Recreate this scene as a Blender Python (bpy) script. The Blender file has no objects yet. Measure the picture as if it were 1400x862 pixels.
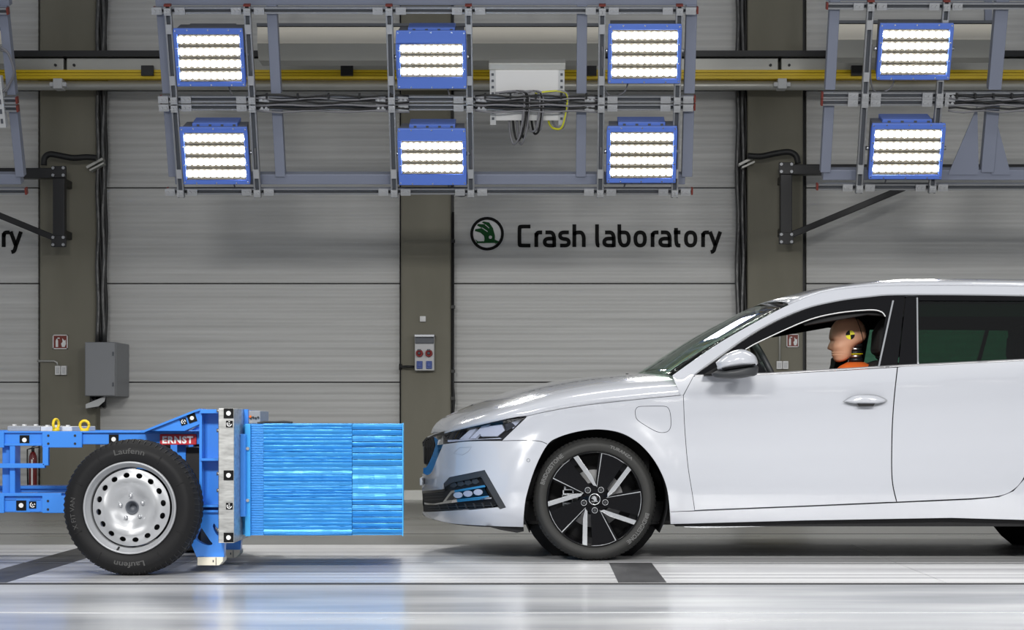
import bpy, bmesh, math, random
from mathutils import Vector, Matrix, Quaternion
from mathutils.geometry import delaunay_2d_cdt
random.seed(7)
PI = math.pi
SC = bpy.context.scene
COL = SC.collection

# ---------------------------------------------------------------- camera, world, lamps, exposure
FPX, VX, VY, CAMH = 2670.0, 740.0, 575.0, 0.723     # focal length, principal point (1400 x 862 frame), eye height
cam = bpy.data.cameras.new('camera')
cam.sensor_width = 36.0
cam.lens = FPX / 1400.0 * 36.0
cam.shift_x = (700.0 - VX) / 1400.0
cam.shift_y = (VY - 431.0) / 1400.0
cam.clip_end = 200
camo = bpy.data.objects.new('camera', cam)
camo.location = (0, 0, CAMH)
camo.rotation_euler = (PI / 2, 0, 0)
COL.objects.link(camo)
SC.camera = camo
SC.view_settings.view_transform = 'Standard'
SC.view_settings.look = 'None'
SC.view_settings.gamma = 1.0
SC.view_settings.use_curve_mapping = False
SC.view_settings.exposure = 0.0
W = bpy.data.worlds.new('hall')
SC.world = W
W.use_nodes = True
W.node_tree.nodes['Background'].inputs[0].default_value = (0.93, 0.96, 1.0, 1)
W.node_tree.nodes['Background'].inputs[1].default_value = 0.42


def area(name, loc, aim, sx, sy, power, col=(1, 0.985, 0.95), spread=180):
    l = bpy.data.lights.new(name, 'AREA')
    l.shape = 'RECTANGLE'
    l.size, l.size_y = sx, sy
    l.energy = power
    l.color = col
    l.spread = math.radians(spread)
    o = bpy.data.objects.new(name, l)
    o.location = loc
    d = Vector(aim) - Vector(loc)
    o.rotation_euler = d.to_track_quat('-Z', 'Y').to_euler()
    COL.objects.link(o)
    return o


# the rig of floodlights on the camera's side of the track (rows of LED strips, as the ones in view)
for x in (-2.2, 1.2, 4.2):
    for r in range(4):
        area('floodlight_row', (x, 4.2 - 0.05 * r, 3.7 - 0.13 * r), (x * 0.9 + 0.4, 10.6, 0.3), 1.1, 0.07, (17 if x < 0 else 14), spread=90)
# unseen fill lamps, added over the track for light from above
for x in (-3.4, 0.6, 4.6):
    area('hall_fill', (x, 11.2, 6.4), (x, 11.0, 0), 2.6, 0.5, 50, spread=120)


def P(px, py, Y):
    return Vector(((px - VX) / FPX * Y, Y, CAMH - (py - VY) / FPX * Y))


# ---------------------------------------------------------------- materials
MATS = {}


def mat(name, col, rough=0.5, metal=0.0, bump=None, vary=None, coat=0.0, spec=None, emit=None, aniso=None):
    """bump=(scale xyz, strength, distance); vary=(scale xyz, amount, colour2)"""
    if name in MATS:
        return MATS[name]
    m = bpy.data.materials.new(name)
    m.use_nodes = True
    nt = m.node_tree
    b = nt.nodes['Principled BSDF']
    b.inputs['Base Color'].default_value = (*col, 1)
    b.inputs['Roughness'].default_value = rough
    b.inputs['Metallic'].default_value = metal
    if coat:
        b.inputs['Coat Weight'].default_value = coat
        b.inputs['Coat Roughness'].default_value = 0.03
    if spec is not None:
        b.inputs['Specular IOR Level'].default_value = spec
    if emit:
        b.inputs['Emission Color'].default_value = (*emit[0], 1)
        b.inputs['Emission Strength'].default_value = emit[1]
    if bump or vary:
        tc = nt.nodes.new('ShaderNodeTexCoord')

        def noise(scale, detail=5):
            mp = nt.nodes.new('ShaderNodeMapping')
            mp.inputs['Scale'].default_value = scale
            nt.links.new(tc.outputs['Object'], mp.inputs[0])
            n = nt.nodes.new('ShaderNodeTexNoise')
            n.inputs['Scale'].default_value = 1.0
            n.inputs['Detail'].default_value = detail
            nt.links.new(mp.outputs[0], n.inputs['Vector'])
            return n
        if vary:
            n = noise(vary[0])
            r = nt.nodes.new('ShaderNodeValToRGB')
            r.color_ramp.elements[0].position = 0.5 - vary[1]
            r.color_ramp.elements[1].position = 0.5 + vary[1]
            r.color_ramp.elements[0].color = (*col, 1)
            r.color_ramp.elements[1].color = (*vary[2], 1)
            nt.links.new(n.outputs[0], r.inputs[0])
            nt.links.new(r.outputs[0], b.inputs['Base Color'])
        if bump:
            n = noise(bump[0])
            bp = nt.nodes.new('ShaderNodeBump')
            bp.inputs['Strength'].default_value = bump[1]
            bp.inputs['Distance'].default_value = bump[2]
            nt.links.new(n.outputs[0], bp.inputs['Height'])
            nt.links.new(bp.outputs[0], b.inputs['Normal'])
    MATS[name] = m
    return m


def glassmat(name, tint, refl=1.0, rough=0.02):
    m = bpy.data.materials.new(name)
    m.use_nodes = True
    nt = m.node_tree
    nt.nodes.clear()
    o = nt.nodes.new('ShaderNodeOutputMaterial')
    t = nt.nodes.new('ShaderNodeBsdfTransparent')
    t.inputs[0].default_value = (*tint, 1)
    g = nt.nodes.new('ShaderNodeBsdfGlossy')
    g.inputs['Roughness'].default_value = rough
    g.inputs['Color'].default_value = (refl, refl, refl, 1)
    f = nt.nodes.new('ShaderNodeFresnel')
    f.inputs[0].default_value = 1.45
    x = nt.nodes.new('ShaderNodeMixShader')
    ge = nt.nodes.new('ShaderNodeNewGeometry')
    inv = nt.nodes.new('ShaderNodeMath')                # reflect on the outer face of the pane only
    inv.operation = 'SUBTRACT'
    inv.inputs[0].default_value = 1.0
    nt.links.new(ge.outputs['Backfacing'], inv.inputs[1])
    mu = nt.nodes.new('ShaderNodeMath')
    mu.operation = 'MULTIPLY'
    nt.links.new(f.outputs[0], mu.inputs[0])
    nt.links.new(inv.outputs[0], mu.inputs[1])
    nt.links.new(mu.outputs[0], x.inputs[0])
    nt.links.new(t.outputs[0], x.inputs[1])
    nt.links.new(g.outputs[0], x.inputs[2])
    nt.links.new(x.outputs[0], o.inputs[0])
    return m


M_white = mat('white_paint', (0.44, 0.454, 0.497), 0.2, coat=1.0)
M_black = mat('black_plastic', (0.010, 0.010, 0.011), 0.5, spec=0.2)
M_gblack = mat('gloss_black', (0.005, 0.005, 0.006), 0.12, spec=0.22)
M_dgrey = mat('dark_grey_plastic', (0.03, 0.032, 0.036), 0.5)
M_chrome = mat('chrome', (0.85, 0.86, 0.88), 0.08, 1.0)
M_satin = mat('satin_aluminium', (0.75, 0.76, 0.78), 0.25, 1.0)
M_rubber = mat('tyre_rubber', (0.012, 0.012, 0.013), 0.6, bump=((60, 60, 60), 0.1, 0.001), spec=0.22)
M_letterc = mat('car_tyre_lettering', (0.11, 0.11, 0.11), 0.5)
M_rubberc = mat('car_tyre_rubber', (0.030, 0.030, 0.029), 0.6, spec=0.3, bump=((60, 60, 60), 0.1, 0.001))
M_rubberl = mat('tyre_lettering', (0.06, 0.06, 0.06), 0.45)
M_bluepaint = mat('blue_paint', (0.045, 0.25, 0.80), 0.3, coat=0.3)
M_bluedark = mat('blue_paint_shaded', (0.04, 0.22, 0.72), 0.4)  # darkened copy of the blue paint, recess shade put into its colour
M_honey = mat('blue_aluminium_sheet', (0.032, 0.265, 0.65), 0.32, 0.3, bump=((5, 30, 120), 0.5, 0.004), vary=((2.5, 9, 70), 0.2, (0.055, 0.33, 0.71)))
M_honeyd = mat('blue_honeycomb_core', (0.03, 0.24, 0.66), 0.4, 0.2, bump=((60, 60, 260), 0.5, 0.003))
M_honeyl = mat('light_blue_sheet', (0.06, 0.42, 0.88), 0.35, 0.2)
M_galv = mat('galvanised_steel', (0.42, 0.42, 0.41), 0.38, 0.85, bump=((30, 30, 12), 0.25, 0.003), vary=((16, 20, 60), 0.2, (0.70, 0.70, 0.68)))
M_galvd = mat('galvanised_strut', (0.36, 0.37, 0.39), 0.42, 0.75)
M_steelrim = mat('silver_rim_paint', (0.42, 0.43, 0.45), 0.4, 0.3)
M_yellow = mat('yellow_paint', (0.80, 0.56, 0.01), 0.4)
M_red = mat('red_sign', (0.55, 0.02, 0.03), 0.4)
M_redext = mat('extinguisher_red', (0.17, 0.008, 0.01), 0.25, coat=0.5)
M_signred = mat('fire_sign_red', (0.20, 0.03, 0.02), 0.5)
M_paper = mat('white_print', (0.85, 0.85, 0.85), 0.6)
M_cream = mat('pale_skid', (0.78, 0.74, 0.62), 0.5)
M_slate = mat('slate_blue_steel', (0.25, 0.275, 0.36), 0.45, 0.1)
M_slated = mat('dark_slate_steel', (0.10, 0.11, 0.13), 0.5)
M_blackst = mat('black_steel', (0.012, 0.012, 0.014), 0.4)
M_lampblue = mat('lamp_blue_frame', (0.12, 0.235, 0.78), 0.35)
M_lampgrey = mat('lamp_housing_grey', (0.16, 0.17, 0.21), 0.5)
M_lampdark = mat('lamp_reflector_dark', (0.14, 0.13, 0.11), 0.35, 0.5)
M_led = mat('lit_led', (1, 1, 1), 0.5, emit=((1.0, 0.985, 0.93), 34.0))
M_wall = None
M_conc = mat('olive_concrete', (0.19, 0.18, 0.138), 0.75, bump=((7, 7, 3), 0.25, 0.01), vary=((2.2, 2.2, 0.7), 0.25, (0.25, 0.237, 0.19)))
M_cab = mat('grey_cabinet', (0.27, 0.28, 0.30), 0.45)
M_lgrey = mat('light_grey_plastic', (0.62, 0.63, 0.64), 0.45)
M_girder = mat('grey_girder', (0.50, 0.50, 0.47), 0.35, 0.35)
M_warm = mat('aluminium_lit_side', (0.88, 0.83, 0.72), 0.4, 0.1, bump=((2, 2, 40), 0.2, 0.003))
M_cable = mat('cable_black', (0.015, 0.015, 0.016), 0.5)
M_cableg = mat('cable_grey', (0.22, 0.22, 0.24), 0.45)
M_foil = mat('cable_foil', (0.10, 0.10, 0.10), 0.35, 0.6, bump=((50, 50, 14), 0.8, 0.01))
M_skin = mat('dummy_vinyl_tan', (0.57, 0.30, 0.19), 0.42, bump=((25, 25, 25), 0.1, 0.003))
M_orange = mat('orange_vest', (0.85, 0.16, 0.02), 0.7)
M_green = mat('sign_green', (0.004, 0.075, 0.015), 0.5, spec=0.15)
M_dot = mat('marker_white', (0.8, 0.8, 0.8), 0.6)
M_mblack = mat('marker_black', (0.006, 0.006, 0.006), 0.6, spec=0.15)
M_interior = mat('interior_fabric', (0.012, 0.012, 0.013), 0.8)
M_brake = mat('brake_steel', (0.42, 0.42, 0.43), 0.4, 0.3)
M_dsatin = mat('dark_satin_trim', (0.22, 0.22, 0.23), 0.35, 0.6)
M_clamp = mat('zinc_clamp', (0.50, 0.51, 0.53), 0.4, 0.3)
M_refl = mat('lamp_reflector', (0.72, 0.74, 0.78), 0.45, 0.0)
M_socketred = mat('socket_red', (0.30, 0.02, 0.02), 0.4)
M_socketblue = mat('socket_blue', (0.02, 0.07, 0.35), 0.4)
M_glass_rear = glassmat('green_tinted_glass', (0.33, 0.54, 0.44))
M_glass_front = glassmat('windscreen_glass', (0.80, 0.88, 0.82), 1.0)
M_lens = glassmat('clear_lens', (0.85, 0.86, 0.9), 1.0)


def wallmat():
    m = mat('ribbed_wall_panel', (0.5, 0.5, 0.49), 0.5)
    nt = m.node_tree
    b = nt.nodes['Principled BSDF']
    tc = nt.nodes.new('ShaderNodeTexCoord')
    wv = nt.nodes.new('ShaderNodeTexWave')
    wv.bands_direction = 'Z'
    wv.inputs['Scale'].default_value = 4.6
    wv.inputs['Distortion'].default_value = 0.25
    wv.inputs['Detail'].default_value = 1
    nt.links.new(tc.outputs['Object'], wv.inputs['Vector'])
    bp = nt.nodes.new('ShaderNodeBump')
    bp.inputs['Strength'].default_value = 0.35
    bp.inputs['Distance'].default_value = 0.02
    nt.links.new(wv.outputs[0], bp.inputs['Height'])
    nt.links.new(bp.outputs[0], b.inputs['Normal'])
    mp = nt.nodes.new('ShaderNodeMapping')
    mp.inputs['Scale'].default_value = (0.5, 1, 22)
    nt.links.new(tc.outputs['Object'], mp.inputs[0])
    n = nt.nodes.new('ShaderNodeTexNoise')
    n.inputs['Scale'].default_value = 1
    n.inputs['Detail'].default_value = 4
    nt.links.new(mp.outputs[0], n.inputs['Vector'])
    r = nt.nodes.new('ShaderNodeValToRGB')
    r.color_ramp.elements[0].position = 0.3
    r.color_ramp.elements[1].position = 0.7
    r.color_ramp.elements[0].color = (0.56, 0.56, 0.55, 1)
    r.color_ramp.elements[1].color = (0.69, 0.69, 0.68, 1)
    nt.links.new(n.outputs[0], r.inputs[0])
    nt.links.new(r.outputs[0], b.inputs['Base Color'])
    return m


M_wall = wallmat()


def floormat(name, c1, c2, rough, sc, metal=0.0, bstr=0.1, rr=0.1):
    m = mat(name, c1, rough, metal)
    nt = m.node_tree
    b = nt.nodes['Principled BSDF']
    tc = nt.nodes.new('ShaderNodeTexCoord')
    mp = nt.nodes.new('ShaderNodeMapping')
    mp.inputs['Scale'].default_value = sc
    nt.links.new(tc.outputs['Object'], mp.inputs[0])
    n = nt.nodes.new('ShaderNodeTexNoise')
    n.inputs['Scale'].default_value = 1
    n.inputs['Detail'].default_value = 6
    nt.links.new(mp.outputs[0], n.inputs['Vector'])
    r = nt.nodes.new('ShaderNodeValToRGB')
    r.color_ramp.elements[0].position = 0.3
    r.color_ramp.elements[1].position = 0.7
    r.color_ramp.elements[0].color = (*c1, 1)
    r.color_ramp.elements[1].color = (*c2, 1)
    nt.links.new(n.outputs[0], r.inputs[0])
    nt.links.new(r.outputs[0], b.inputs['Base Color'])
    mr = nt.nodes.new('ShaderNodeMapRange')
    mr.inputs[3].default_value = max(0.02, rough - rr)
    mr.inputs[4].default_value = rough + rr
    nt.links.new(n.outputs[0], mr.inputs[0])
    nt.links.new(mr.outputs[0], b.inputs['Roughness'])
    bp = nt.nodes.new('ShaderNodeBump')
    bp.inputs['Strength'].default_value = bstr
    bp.inputs['Distance'].default_value = 0.01
    nt.links.new(n.outputs[0], bp.inputs['Height'])
    nt.links.new(bp.outputs[0], b.inputs['Normal'])
    return m


M_floor = floormat('glossy_epoxy_floor', (0.40, 0.42, 0.46), (0.68, 0.69, 0.71), 0.22, (0.5, 2.2, 1), 0.0, 0.06, 0.14)
M_track = floormat('brushed_track_steel', (0.55, 0.55, 0.57), (0.98, 0.98, 0.98), 0.46, (0.16, 11, 1), 0.7, 0.8, 0.12)
M_field = floormat('floor_wall_reflection', (0.20, 0.20, 0.19), (0.27, 0.27, 0.26), 0.3, (0.4, 2.5, 1), 0.0, 0.05, 0.1)  # darker grey stands for the back wall mirrored in the floor
M_joint = mat('joint_black', (0.02, 0.02, 0.022), 0.6)
M_mark = mat('worn_black_strip', (0.03, 0.03, 0.032), 0.35, vary=((9, 2.5, 1), 0.2, (0.09, 0.09, 0.095)))
M_seam = mat('pale_floor_seam', (0.75, 0.76, 0.78), 0.3)


# ---------------------------------------------------------------- geometry helpers
class MB:
    """collects faces; build() links them as one mesh object"""

    def __init__(s, org=(0, 0, 0)):
        s.v, s.f, s.mi, s.sm = [], [], [], []
        s.org = Vector(org)
        s.cur = 0

    def add(s, vs, fs, smooth=False):
        b = len(s.v)
        s.v += [Vector(v) for v in vs]
        for f in fs:
            s.f.append([i + b for i in f])
            s.mi.append(s.cur)
            s.sm.append(smooth)
        return s

    def box(s, c, d, rot=None):
        c = Vector(c)
        h = [x / 2 for x in d]
        vs = [Vector((sx * h[0], sy * h[1], sz * h[2])) for sx in (-1, 1) for sy in (-1, 1) for sz in (-1, 1)]
        if rot is not None:
            vs = [rot @ v for v in vs]
        return s.add([c + v for v in vs], [(0, 1, 3, 2), (4, 6, 7, 5), (0, 4, 5, 1), (2, 3, 7, 6), (0, 2, 6, 4), (1, 5, 7, 3)])

    def box2(s, a, b):
        a, b = Vector(a), Vector(b)
        return s.box((a + b) / 2, [abs(x) for x in (b - a)])

    def beam(s, p0, p1, w, h, up=(0, 0, 1)):
        p0, p1 = Vector(p0), Vector(p1)
        d = (p1 - p0).normalized()
        u = Vector(up)
        x = d.cross(u)
        if x.length < 1e-4:
            x = d.cross(Vector((0, 1, 0)))
        x.normalize()
        u = x.cross(d)
        vs = [p + x * (a * w / 2) + u * (b * h / 2) for p in (p0, p1) for a, b in ((-1, -1), (1, -1), (1, 1), (-1, 1))]
        return s.add(vs, [(0, 1, 2, 3), (7, 6, 5, 4), (0, 4, 5, 1), (1, 5, 6, 2), (2, 6, 7, 3), (3, 7, 4, 0)])

    def tube(s, pts, r, seg=8, cap=True):
        pts = [Vector(p) for p in pts]
        n = len(pts)
        rs = r if isinstance(r, (list, tuple)) else [r] * n
        vs, fs = [], []
        up = None
        for i in range(n):
            d = (pts[min(i + 1, n - 1)] - pts[max(i - 1, 0)]).normalized()
            if up is None:
                up = Vector((0, 0, 1)) if abs(d.z) < 0.9 else Vector((0, 1, 0))
            x = d.cross(up)
            if x.length < 1e-5:
                x = d.orthogonal()
            x.normalize()
            up = x.cross(d).normalized()
            for k in range(seg):
                a = 2 * PI * k / seg
                vs.append(pts[i] + (x * math.cos(a) + up * math.sin(a)) * rs[i])
        for i in range(n - 1):
            for k in range(seg):
                k2 = (k + 1) % seg
                fs.append((i * seg + k, i * seg + k2, (i + 1) * seg + k2, (i + 1) * seg + k))
        s.add(vs, fs, True)
        if cap:
            s.add(vs[:seg], [tuple(range(seg))[::-1]])
            s.add(vs[-seg:], [tuple(range(seg))])
        return s

    def cyl(s, p0, p1, r, seg=16, r1=None):
        return s.tube([p0, p1], [r, r if r1 is None else r1], seg)

    def lathe(s, prof, c=(0, 0, 0), axis='y', seg=48, smooth=True, close=False, rfun=None):
        """prof: (r, h) points; axis 'y': h along +Y; 'z': h along Z"""
        c = Vector(c)
        n = len(prof)
        vs, fs = [], []
        for k in range(seg):
            a = 2 * PI * k / seg
            for i, (r, h) in enumerate(prof):
                if rfun:
                    r = rfun(r, h, k, i)
                if axis == 'y':
                    vs.append(c + Vector((r * math.cos(a), h, r * math.sin(a))))
                elif axis == 'z':
                    vs.append(c + Vector((r * math.cos(a), r * math.sin(a), h)))
                else:
                    vs.append(c + Vector((h, r * math.cos(a), r * math.sin(a))))
        m = n if close else n - 1
        for k in range(seg):
            k2 = (k + 1) % seg
            for i in range(m):
                j = (i + 1) % n
                fs.append((k * n + i, k2 * n + i, k2 * n + j, k * n + j))
        return s.add(vs, fs, smooth)

    def prism(s, poly, f0, f1, smooth_side=False):
        """poly: 2-D points; f0, f1 map (u, v) to 3-D front and back"""
        n = len(poly)
        a = [f0(u, v) for u, v in poly]
        b = [f1(u, v) for u, v in poly]
        tris = tri(poly)
        s.add(a, tris)
        s.add(b, [t[::-1] for t in tris])
        s.add(a + b, [(i, (i + 1) % n, n + (i + 1) % n, n + i) for i in range(n)], smooth_side)
        return s

    def grid(s, rows, smooth=True, flip=False):
        n, m = len(rows), len(rows[0])
        vs = [v for r in rows for v in r]
        fs = []
        for i in range(n - 1):
            for j in range(m - 1):
                f = (i * m + j, i * m + j + 1, (i + 1) * m + j + 1, (i + 1) * m + j)
                fs.append(f[::-1] if flip else f)
        return s.add(vs, fs, smooth)

    def build(s, name, mats, parent=None, bevel=0, fix=True, xf=None):
        me = bpy.data.meshes.new(name)
        vs = [v - s.org for v in s.v]
        if xf is not None:
            vs = [xf @ v for v in vs]
        me.from_pydata(vs, [], s.f)
        mats = mats if isinstance(mats, (list, tuple)) else [mats]
        for m in mats:
            me.materials.append(m)
        me.polygons.foreach_set('material_index', s.mi)
        me.polygons.foreach_set('use_smooth', s.sm)
        if fix:
            bm = bmesh.new()
            bm.from_mesh(me)
            bmesh.ops.remove_doubles(bm, verts=bm.verts, dist=1e-6)
            bmesh.ops.recalc_face_normals(bm, faces=bm.faces)
            bm.to_mesh(me)
            bm.free()
        me.update()
        o = bpy.data.objects.new(name, me)
        COL.objects.link(o)
        if parent:
            o.parent = parent
        if bevel:
            md = o.modifiers.new('bevel', 'BEVEL')
            md.width = bevel
            md.segments = 2
            md.limit_method = 'ANGLE'
            md.angle_limit = math.radians(40)
        return o


def tri(poly):
    n = len(poly)
    vs, es, fs, *_ = delaunay_2d_cdt([Vector(p) for p in poly], [(i, (i + 1) % n) for i in range(n)], [], 0, 1e-7)
    key = {}
    for i, p in enumerate(poly):
        key.setdefault((round(p[0], 4), round(p[1], 4)), i)
    out = []
    for f in fs:
        c = sum((vs[i] for i in f), Vector((0, 0))) / 3
        if inside(c, poly):
            try:
                out.append(tuple(key[(round(vs[i].x, 4), round(vs[i].y, 4))] for i in f))
            except KeyError:
                pass
    return out


def inside(p, poly):
    x, y = p[0], p[1]
    c = False
    n = len(poly)
    j = n - 1
    for i in range(n):
        xi, yi = poly[i][0], poly[i][1]
        xj, yj = poly[j][0], poly[j][1]
        if (yi > y) != (yj > y) and x < (xj - xi) * (y - yi) / (yj - yi) + xi:
            c = not c
        j = i
    return c


def sp(pts, n=6):
    """Catmull-Rom curve through the points"""
    out = []
    m = len(pts)
    for i in range(m - 1):
        p0, p1, p2, p3 = pts[max(i - 1, 0)], pts[i], pts[i + 1], pts[min(i + 2, m - 1)]
        for k in range(n):
            t = k / n
            out.append(tuple(0.5 * (2 * b + (c - a) * t + (2 * a - 5 * b + 4 * c - d) * t * t + (3 * b - a - 3 * c + d) * t ** 3)
                             for a, b, c, d in zip(p0, p1, p2, p3)))
    out.append(tuple(pts[-1]))
    return out


def path(*segs):
    """joins curves into one closed outline, dropping repeated points"""
    out = []
    for s in segs:
        for p in s:
            if not out or math.dist(p, out[-1]) > 0.15:
                out.append(tuple(p))
    if math.dist(out[0], out[-1]) <= 0.15:
        out.pop()
    return out


def dense(poly, step, closed=True):
    out = []
    n = len(poly)
    for i in range(n if closed else n - 1):
        a, b = poly[i], poly[(i + 1) % n]
        k = max(1, int(math.ceil(math.dist(a, b) / step)))
        for j in range(k):
            out.append((a[0] + (b[0] - a[0]) * j / k, a[1] + (b[1] - a[1]) * j / k))
    return out


def circle(cx, cy, r, n=24, ry=None):
    return [(cx + r * math.cos(2 * PI * k / n), cy + (ry or r) * math.sin(2 * PI * k / n)) for k in range(n)]


def lerp(tab, x):
    if x <= tab[0][0]:
        return tab[0][1]
    for (a, b), (c, d) in zip(tab, tab[1:]):
        if x <= c:
            return b + (d - b) * (x - a) / (c - a)
    return tab[-1][1]


def smo(tab, x):
    """smooth interpolation of a table"""
    n = len(tab)
    if x <= tab[0][0]:
        return tab[0][1]
    if x >= tab[-1][0]:
        return tab[-1][1]
    for i in range(n - 1):
        if x <= tab[i + 1][0]:
            break
    (x0, y0), (x1, y1) = tab[i], tab[i + 1]
    ma = (y1 - tab[i - 1][1]) / (x1 - tab[i - 1][0]) if i else (y1 - y0) / (x1 - x0)
    mb = (tab[i + 2][1] - y0) / (tab[i + 2][0] - x0) if i + 2 < n else (y1 - y0) / (x1 - x0)
    h = x1 - x0
    t = (x - x0) / h
    return (2 * t ** 3 - 3 * t * t + 1) * y0 + (t ** 3 - 2 * t * t + t) * h * ma + (3 * t * t - 2 * t ** 3) * y1 + (t ** 3 - t * t) * h * mb


def plate(name, outer, holes, mapf, xs, ys, mats, parent=None, thick=0.012, flip=False, org=(0, 0, 0), backmat=None, eps=0.5, out=None):
    """A curved sheet with thickness: outline and holes in (u, v), mapf gives the 3-D front face, smooth analytic normals.
    out: unit-ish vector telling which side is the front."""
    org = Vector(org)
    loops = [outer] + list(holes)
    pts, edges = [], []
    for L in loops:
        b = len(pts)
        pts += [Vector((p[0], p[1])) for p in L]
        edges += [(b + i, b + (i + 1) % len(L)) for i in range(len(L))]
    bnd = list(pts)
    x0, x1 = min(p.x for p in bnd), max(p.x for p in bnd)
    y0, y1 = min(p.y for p in bnd), max(p.y for p in bnd)
    for x in xs:
        if x <= x0 or x >= x1:
            continue
        for y in ys:
            if y <= y0 or y >= y1:
                continue
            if inside((x, y), outer) and not any(inside((x, y), h) for h in holes):
                if min((p.x - x) ** 2 + (p.y - y) ** 2 for p in bnd) > eps * eps:
                    pts.append(Vector((x, y)))
    vs, es, fs, *_ = delaunay_2d_cdt(pts, edges, [], 0, 1e-6)
    keep = []
    for f in fs:
        c = sum((vs[i] for i in f), Vector((0, 0))) / 3
        if inside(c, outer) and not any(inside(c, h) for h in holes):
            keep.append(tuple(f))
    used = sorted({i for f in keep for i in f})
    idx = {v: k for k, v in enumerate(used)}
    p3, nr = [], []
    e = 0.05
    for i in used:
        u, v = vs[i].x, vs[i].y
        p = mapf(u, v)
        du = mapf(u + e, v) - mapf(u - e, v)
        dv = mapf(u, v + e) - mapf(u, v - e)
        nn = du.cross(dv)
        nn = nn.normalized() if nn.length > 1e-12 else Vector((0, -1, 0))
        p3.append(p)
        nr.append(nn)
    if out is not None:
        o3 = Vector(out)
        if sum(n.dot(o3) for n in nr) < 0:
            nr = [-n for n in nr]
    if flip:
        nr = [-n for n in nr]
    tris = []
    for f in keep:
        a, b, c = (idx[i] for i in f)
        g = (p3[b] - p3[a]).cross(p3[c] - p3[a])
        tris.append((a, b, c) if g.dot(nr[a] + nr[b] + nr[c]) > 0 else (a, c, b))
    n = len(p3)
    back = [p - q * thick for p, q in zip(p3, nr)]
    V = p3 + back
    F = list(tris) + [(c + n, b + n, a + n) for a, b, c in tris]
    cnt = {}
    for t in tris:
        for a, b in ((t[0], t[1]), (t[1], t[2]), (t[2], t[0])):
            cnt[(a, b)] = 1
    rim = [(a, b) for (a, b) in cnt if (b, a) not in cnt]
    for a, b in rim:
        k = len(V)
        V += [p3[a], p3[b], back[b], back[a]]
        F.append((k + 1, k, k + 3, k + 2))
    me = bpy.data.meshes.new(name)
    me.from_pydata([v - org for v in V], [], F)
    me.materials.append(mats)
    nt_ = len(tris)
    if backmat:
        me.materials.append(backmat)
        for i in range(nt_, 2 * nt_):
            me.polygons[i].material_index = 1
    for i in range(2 * nt_):
        me.polygons[i].use_smooth = True
    ln = []
    for pi, poly in enumerate(me.polygons):
        for li in poly.loop_indices:
            vi = me.loops[li].vertex_index
            if pi < nt_:
                ln.append(nr[vi][:])
            elif pi < 2 * nt_:
                ln.append((-nr[vi - n])[:])
            else:
                ln.append((0, 0, 0))
    me.normals_split_custom_set(ln)
    o = bpy.data.objects.new(name, me)
    COL.objects.link(o)
    if parent:
        o.parent = parent
    return o


def arange(a, b, s):
    out = []
    x = a
    while x < b:
        out.append(x)
        x += s
    return out


def tag(o, label, cat, group=None, kind=None):
    if label:
        o['label'] = label
    if cat:
        o['category'] = cat
    if group:
        o['group'] = group
    if kind:
        o['kind'] = kind
    return o


def empty(name, loc, label=None, cat=None, group=None, rot=(0, 0, 0)):
    o = bpy.data.objects.new(name, None)
    o.empty_display_size = 0.1
    o.location = loc
    o.rotation_euler = rot
    COL.objects.link(o)
    return tag(o, label, cat, group)


def copy_tree(o, parent=None):
    c = o.copy()
    COL.objects.link(c)
    if parent:
        c.parent = parent
    for ch in list(o.children):
        copy_tree(ch, c)
    return c


def text_geo(s, size, off=0.0, space=1.0):
    cu = bpy.data.curves.new('lettering', 'FONT')
    cu.body = s
    cu.size = size
    cu.offset = off
    cu.align_x = 'CENTER'
    cu.space_character = space
    cu.resolution_u = 3
    ob = bpy.data.objects.new('lettering', cu)
    COL.objects.link(ob)
    dg = bpy.context.evaluated_depsgraph_get()
    dg.update()
    me = bpy.data.meshes.new_from_object(ob.evaluated_get(dg))
    vs = [tuple(v.co) for v in me.vertices]
    fs = [tuple(p.vertices) for p in me.polygons]
    bpy.data.objects.remove(ob)
    bpy.data.curves.remove(cu)
    bpy.data.meshes.remove(me)
    return vs, fs


def chaikin(pts, it=2, closed=False):
    for _ in range(it):
        out = [] if closed else [pts[0]]
        n = len(pts)
        for i in range(n if closed else n - 1):
            a, b = pts[i], pts[(i + 1) % n]
            out.append((a[0] * .75 + b[0] * .25, a[1] * .75 + b[1] * .25))
            out.append((a[0] * .25 + b[0] * .75, a[1] * .25 + b[1] * .75))
        if not closed:
            out.append(pts[-1])
        pts = out
    return pts


def ribbon(pts, w, closed=False):
    """polyline -> (left, right) offset points"""
    n = len(pts)
    L, R = [], []
    for i in range(n):
        if closed:
            a, b = pts[i - 1], pts[(i + 1) % n]
        else:
            a, b = pts[max(i - 1, 0)], pts[min(i + 1, n - 1)]
        d = Vector((b[0] - a[0], b[1] - a[1])).normalized()
        nx, ny = -d.y * w / 2, d.x * w / 2
        L.append((pts[i][0] + nx, pts[i][1] + ny))
        R.append((pts[i][0] - nx, pts[i][1] - ny))
    return L, R
# ================================================================ THE ROOM
YW = 18.0                      # back wall
SW = FPX / YW                  # pixels per metre there


def wx(px, Y=YW):
    return (px - VX) / FPX * Y


def wz(py, Y=YW):
    return CAMH - (py - VY) / FPX * Y


ZTOP = 6.6
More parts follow.
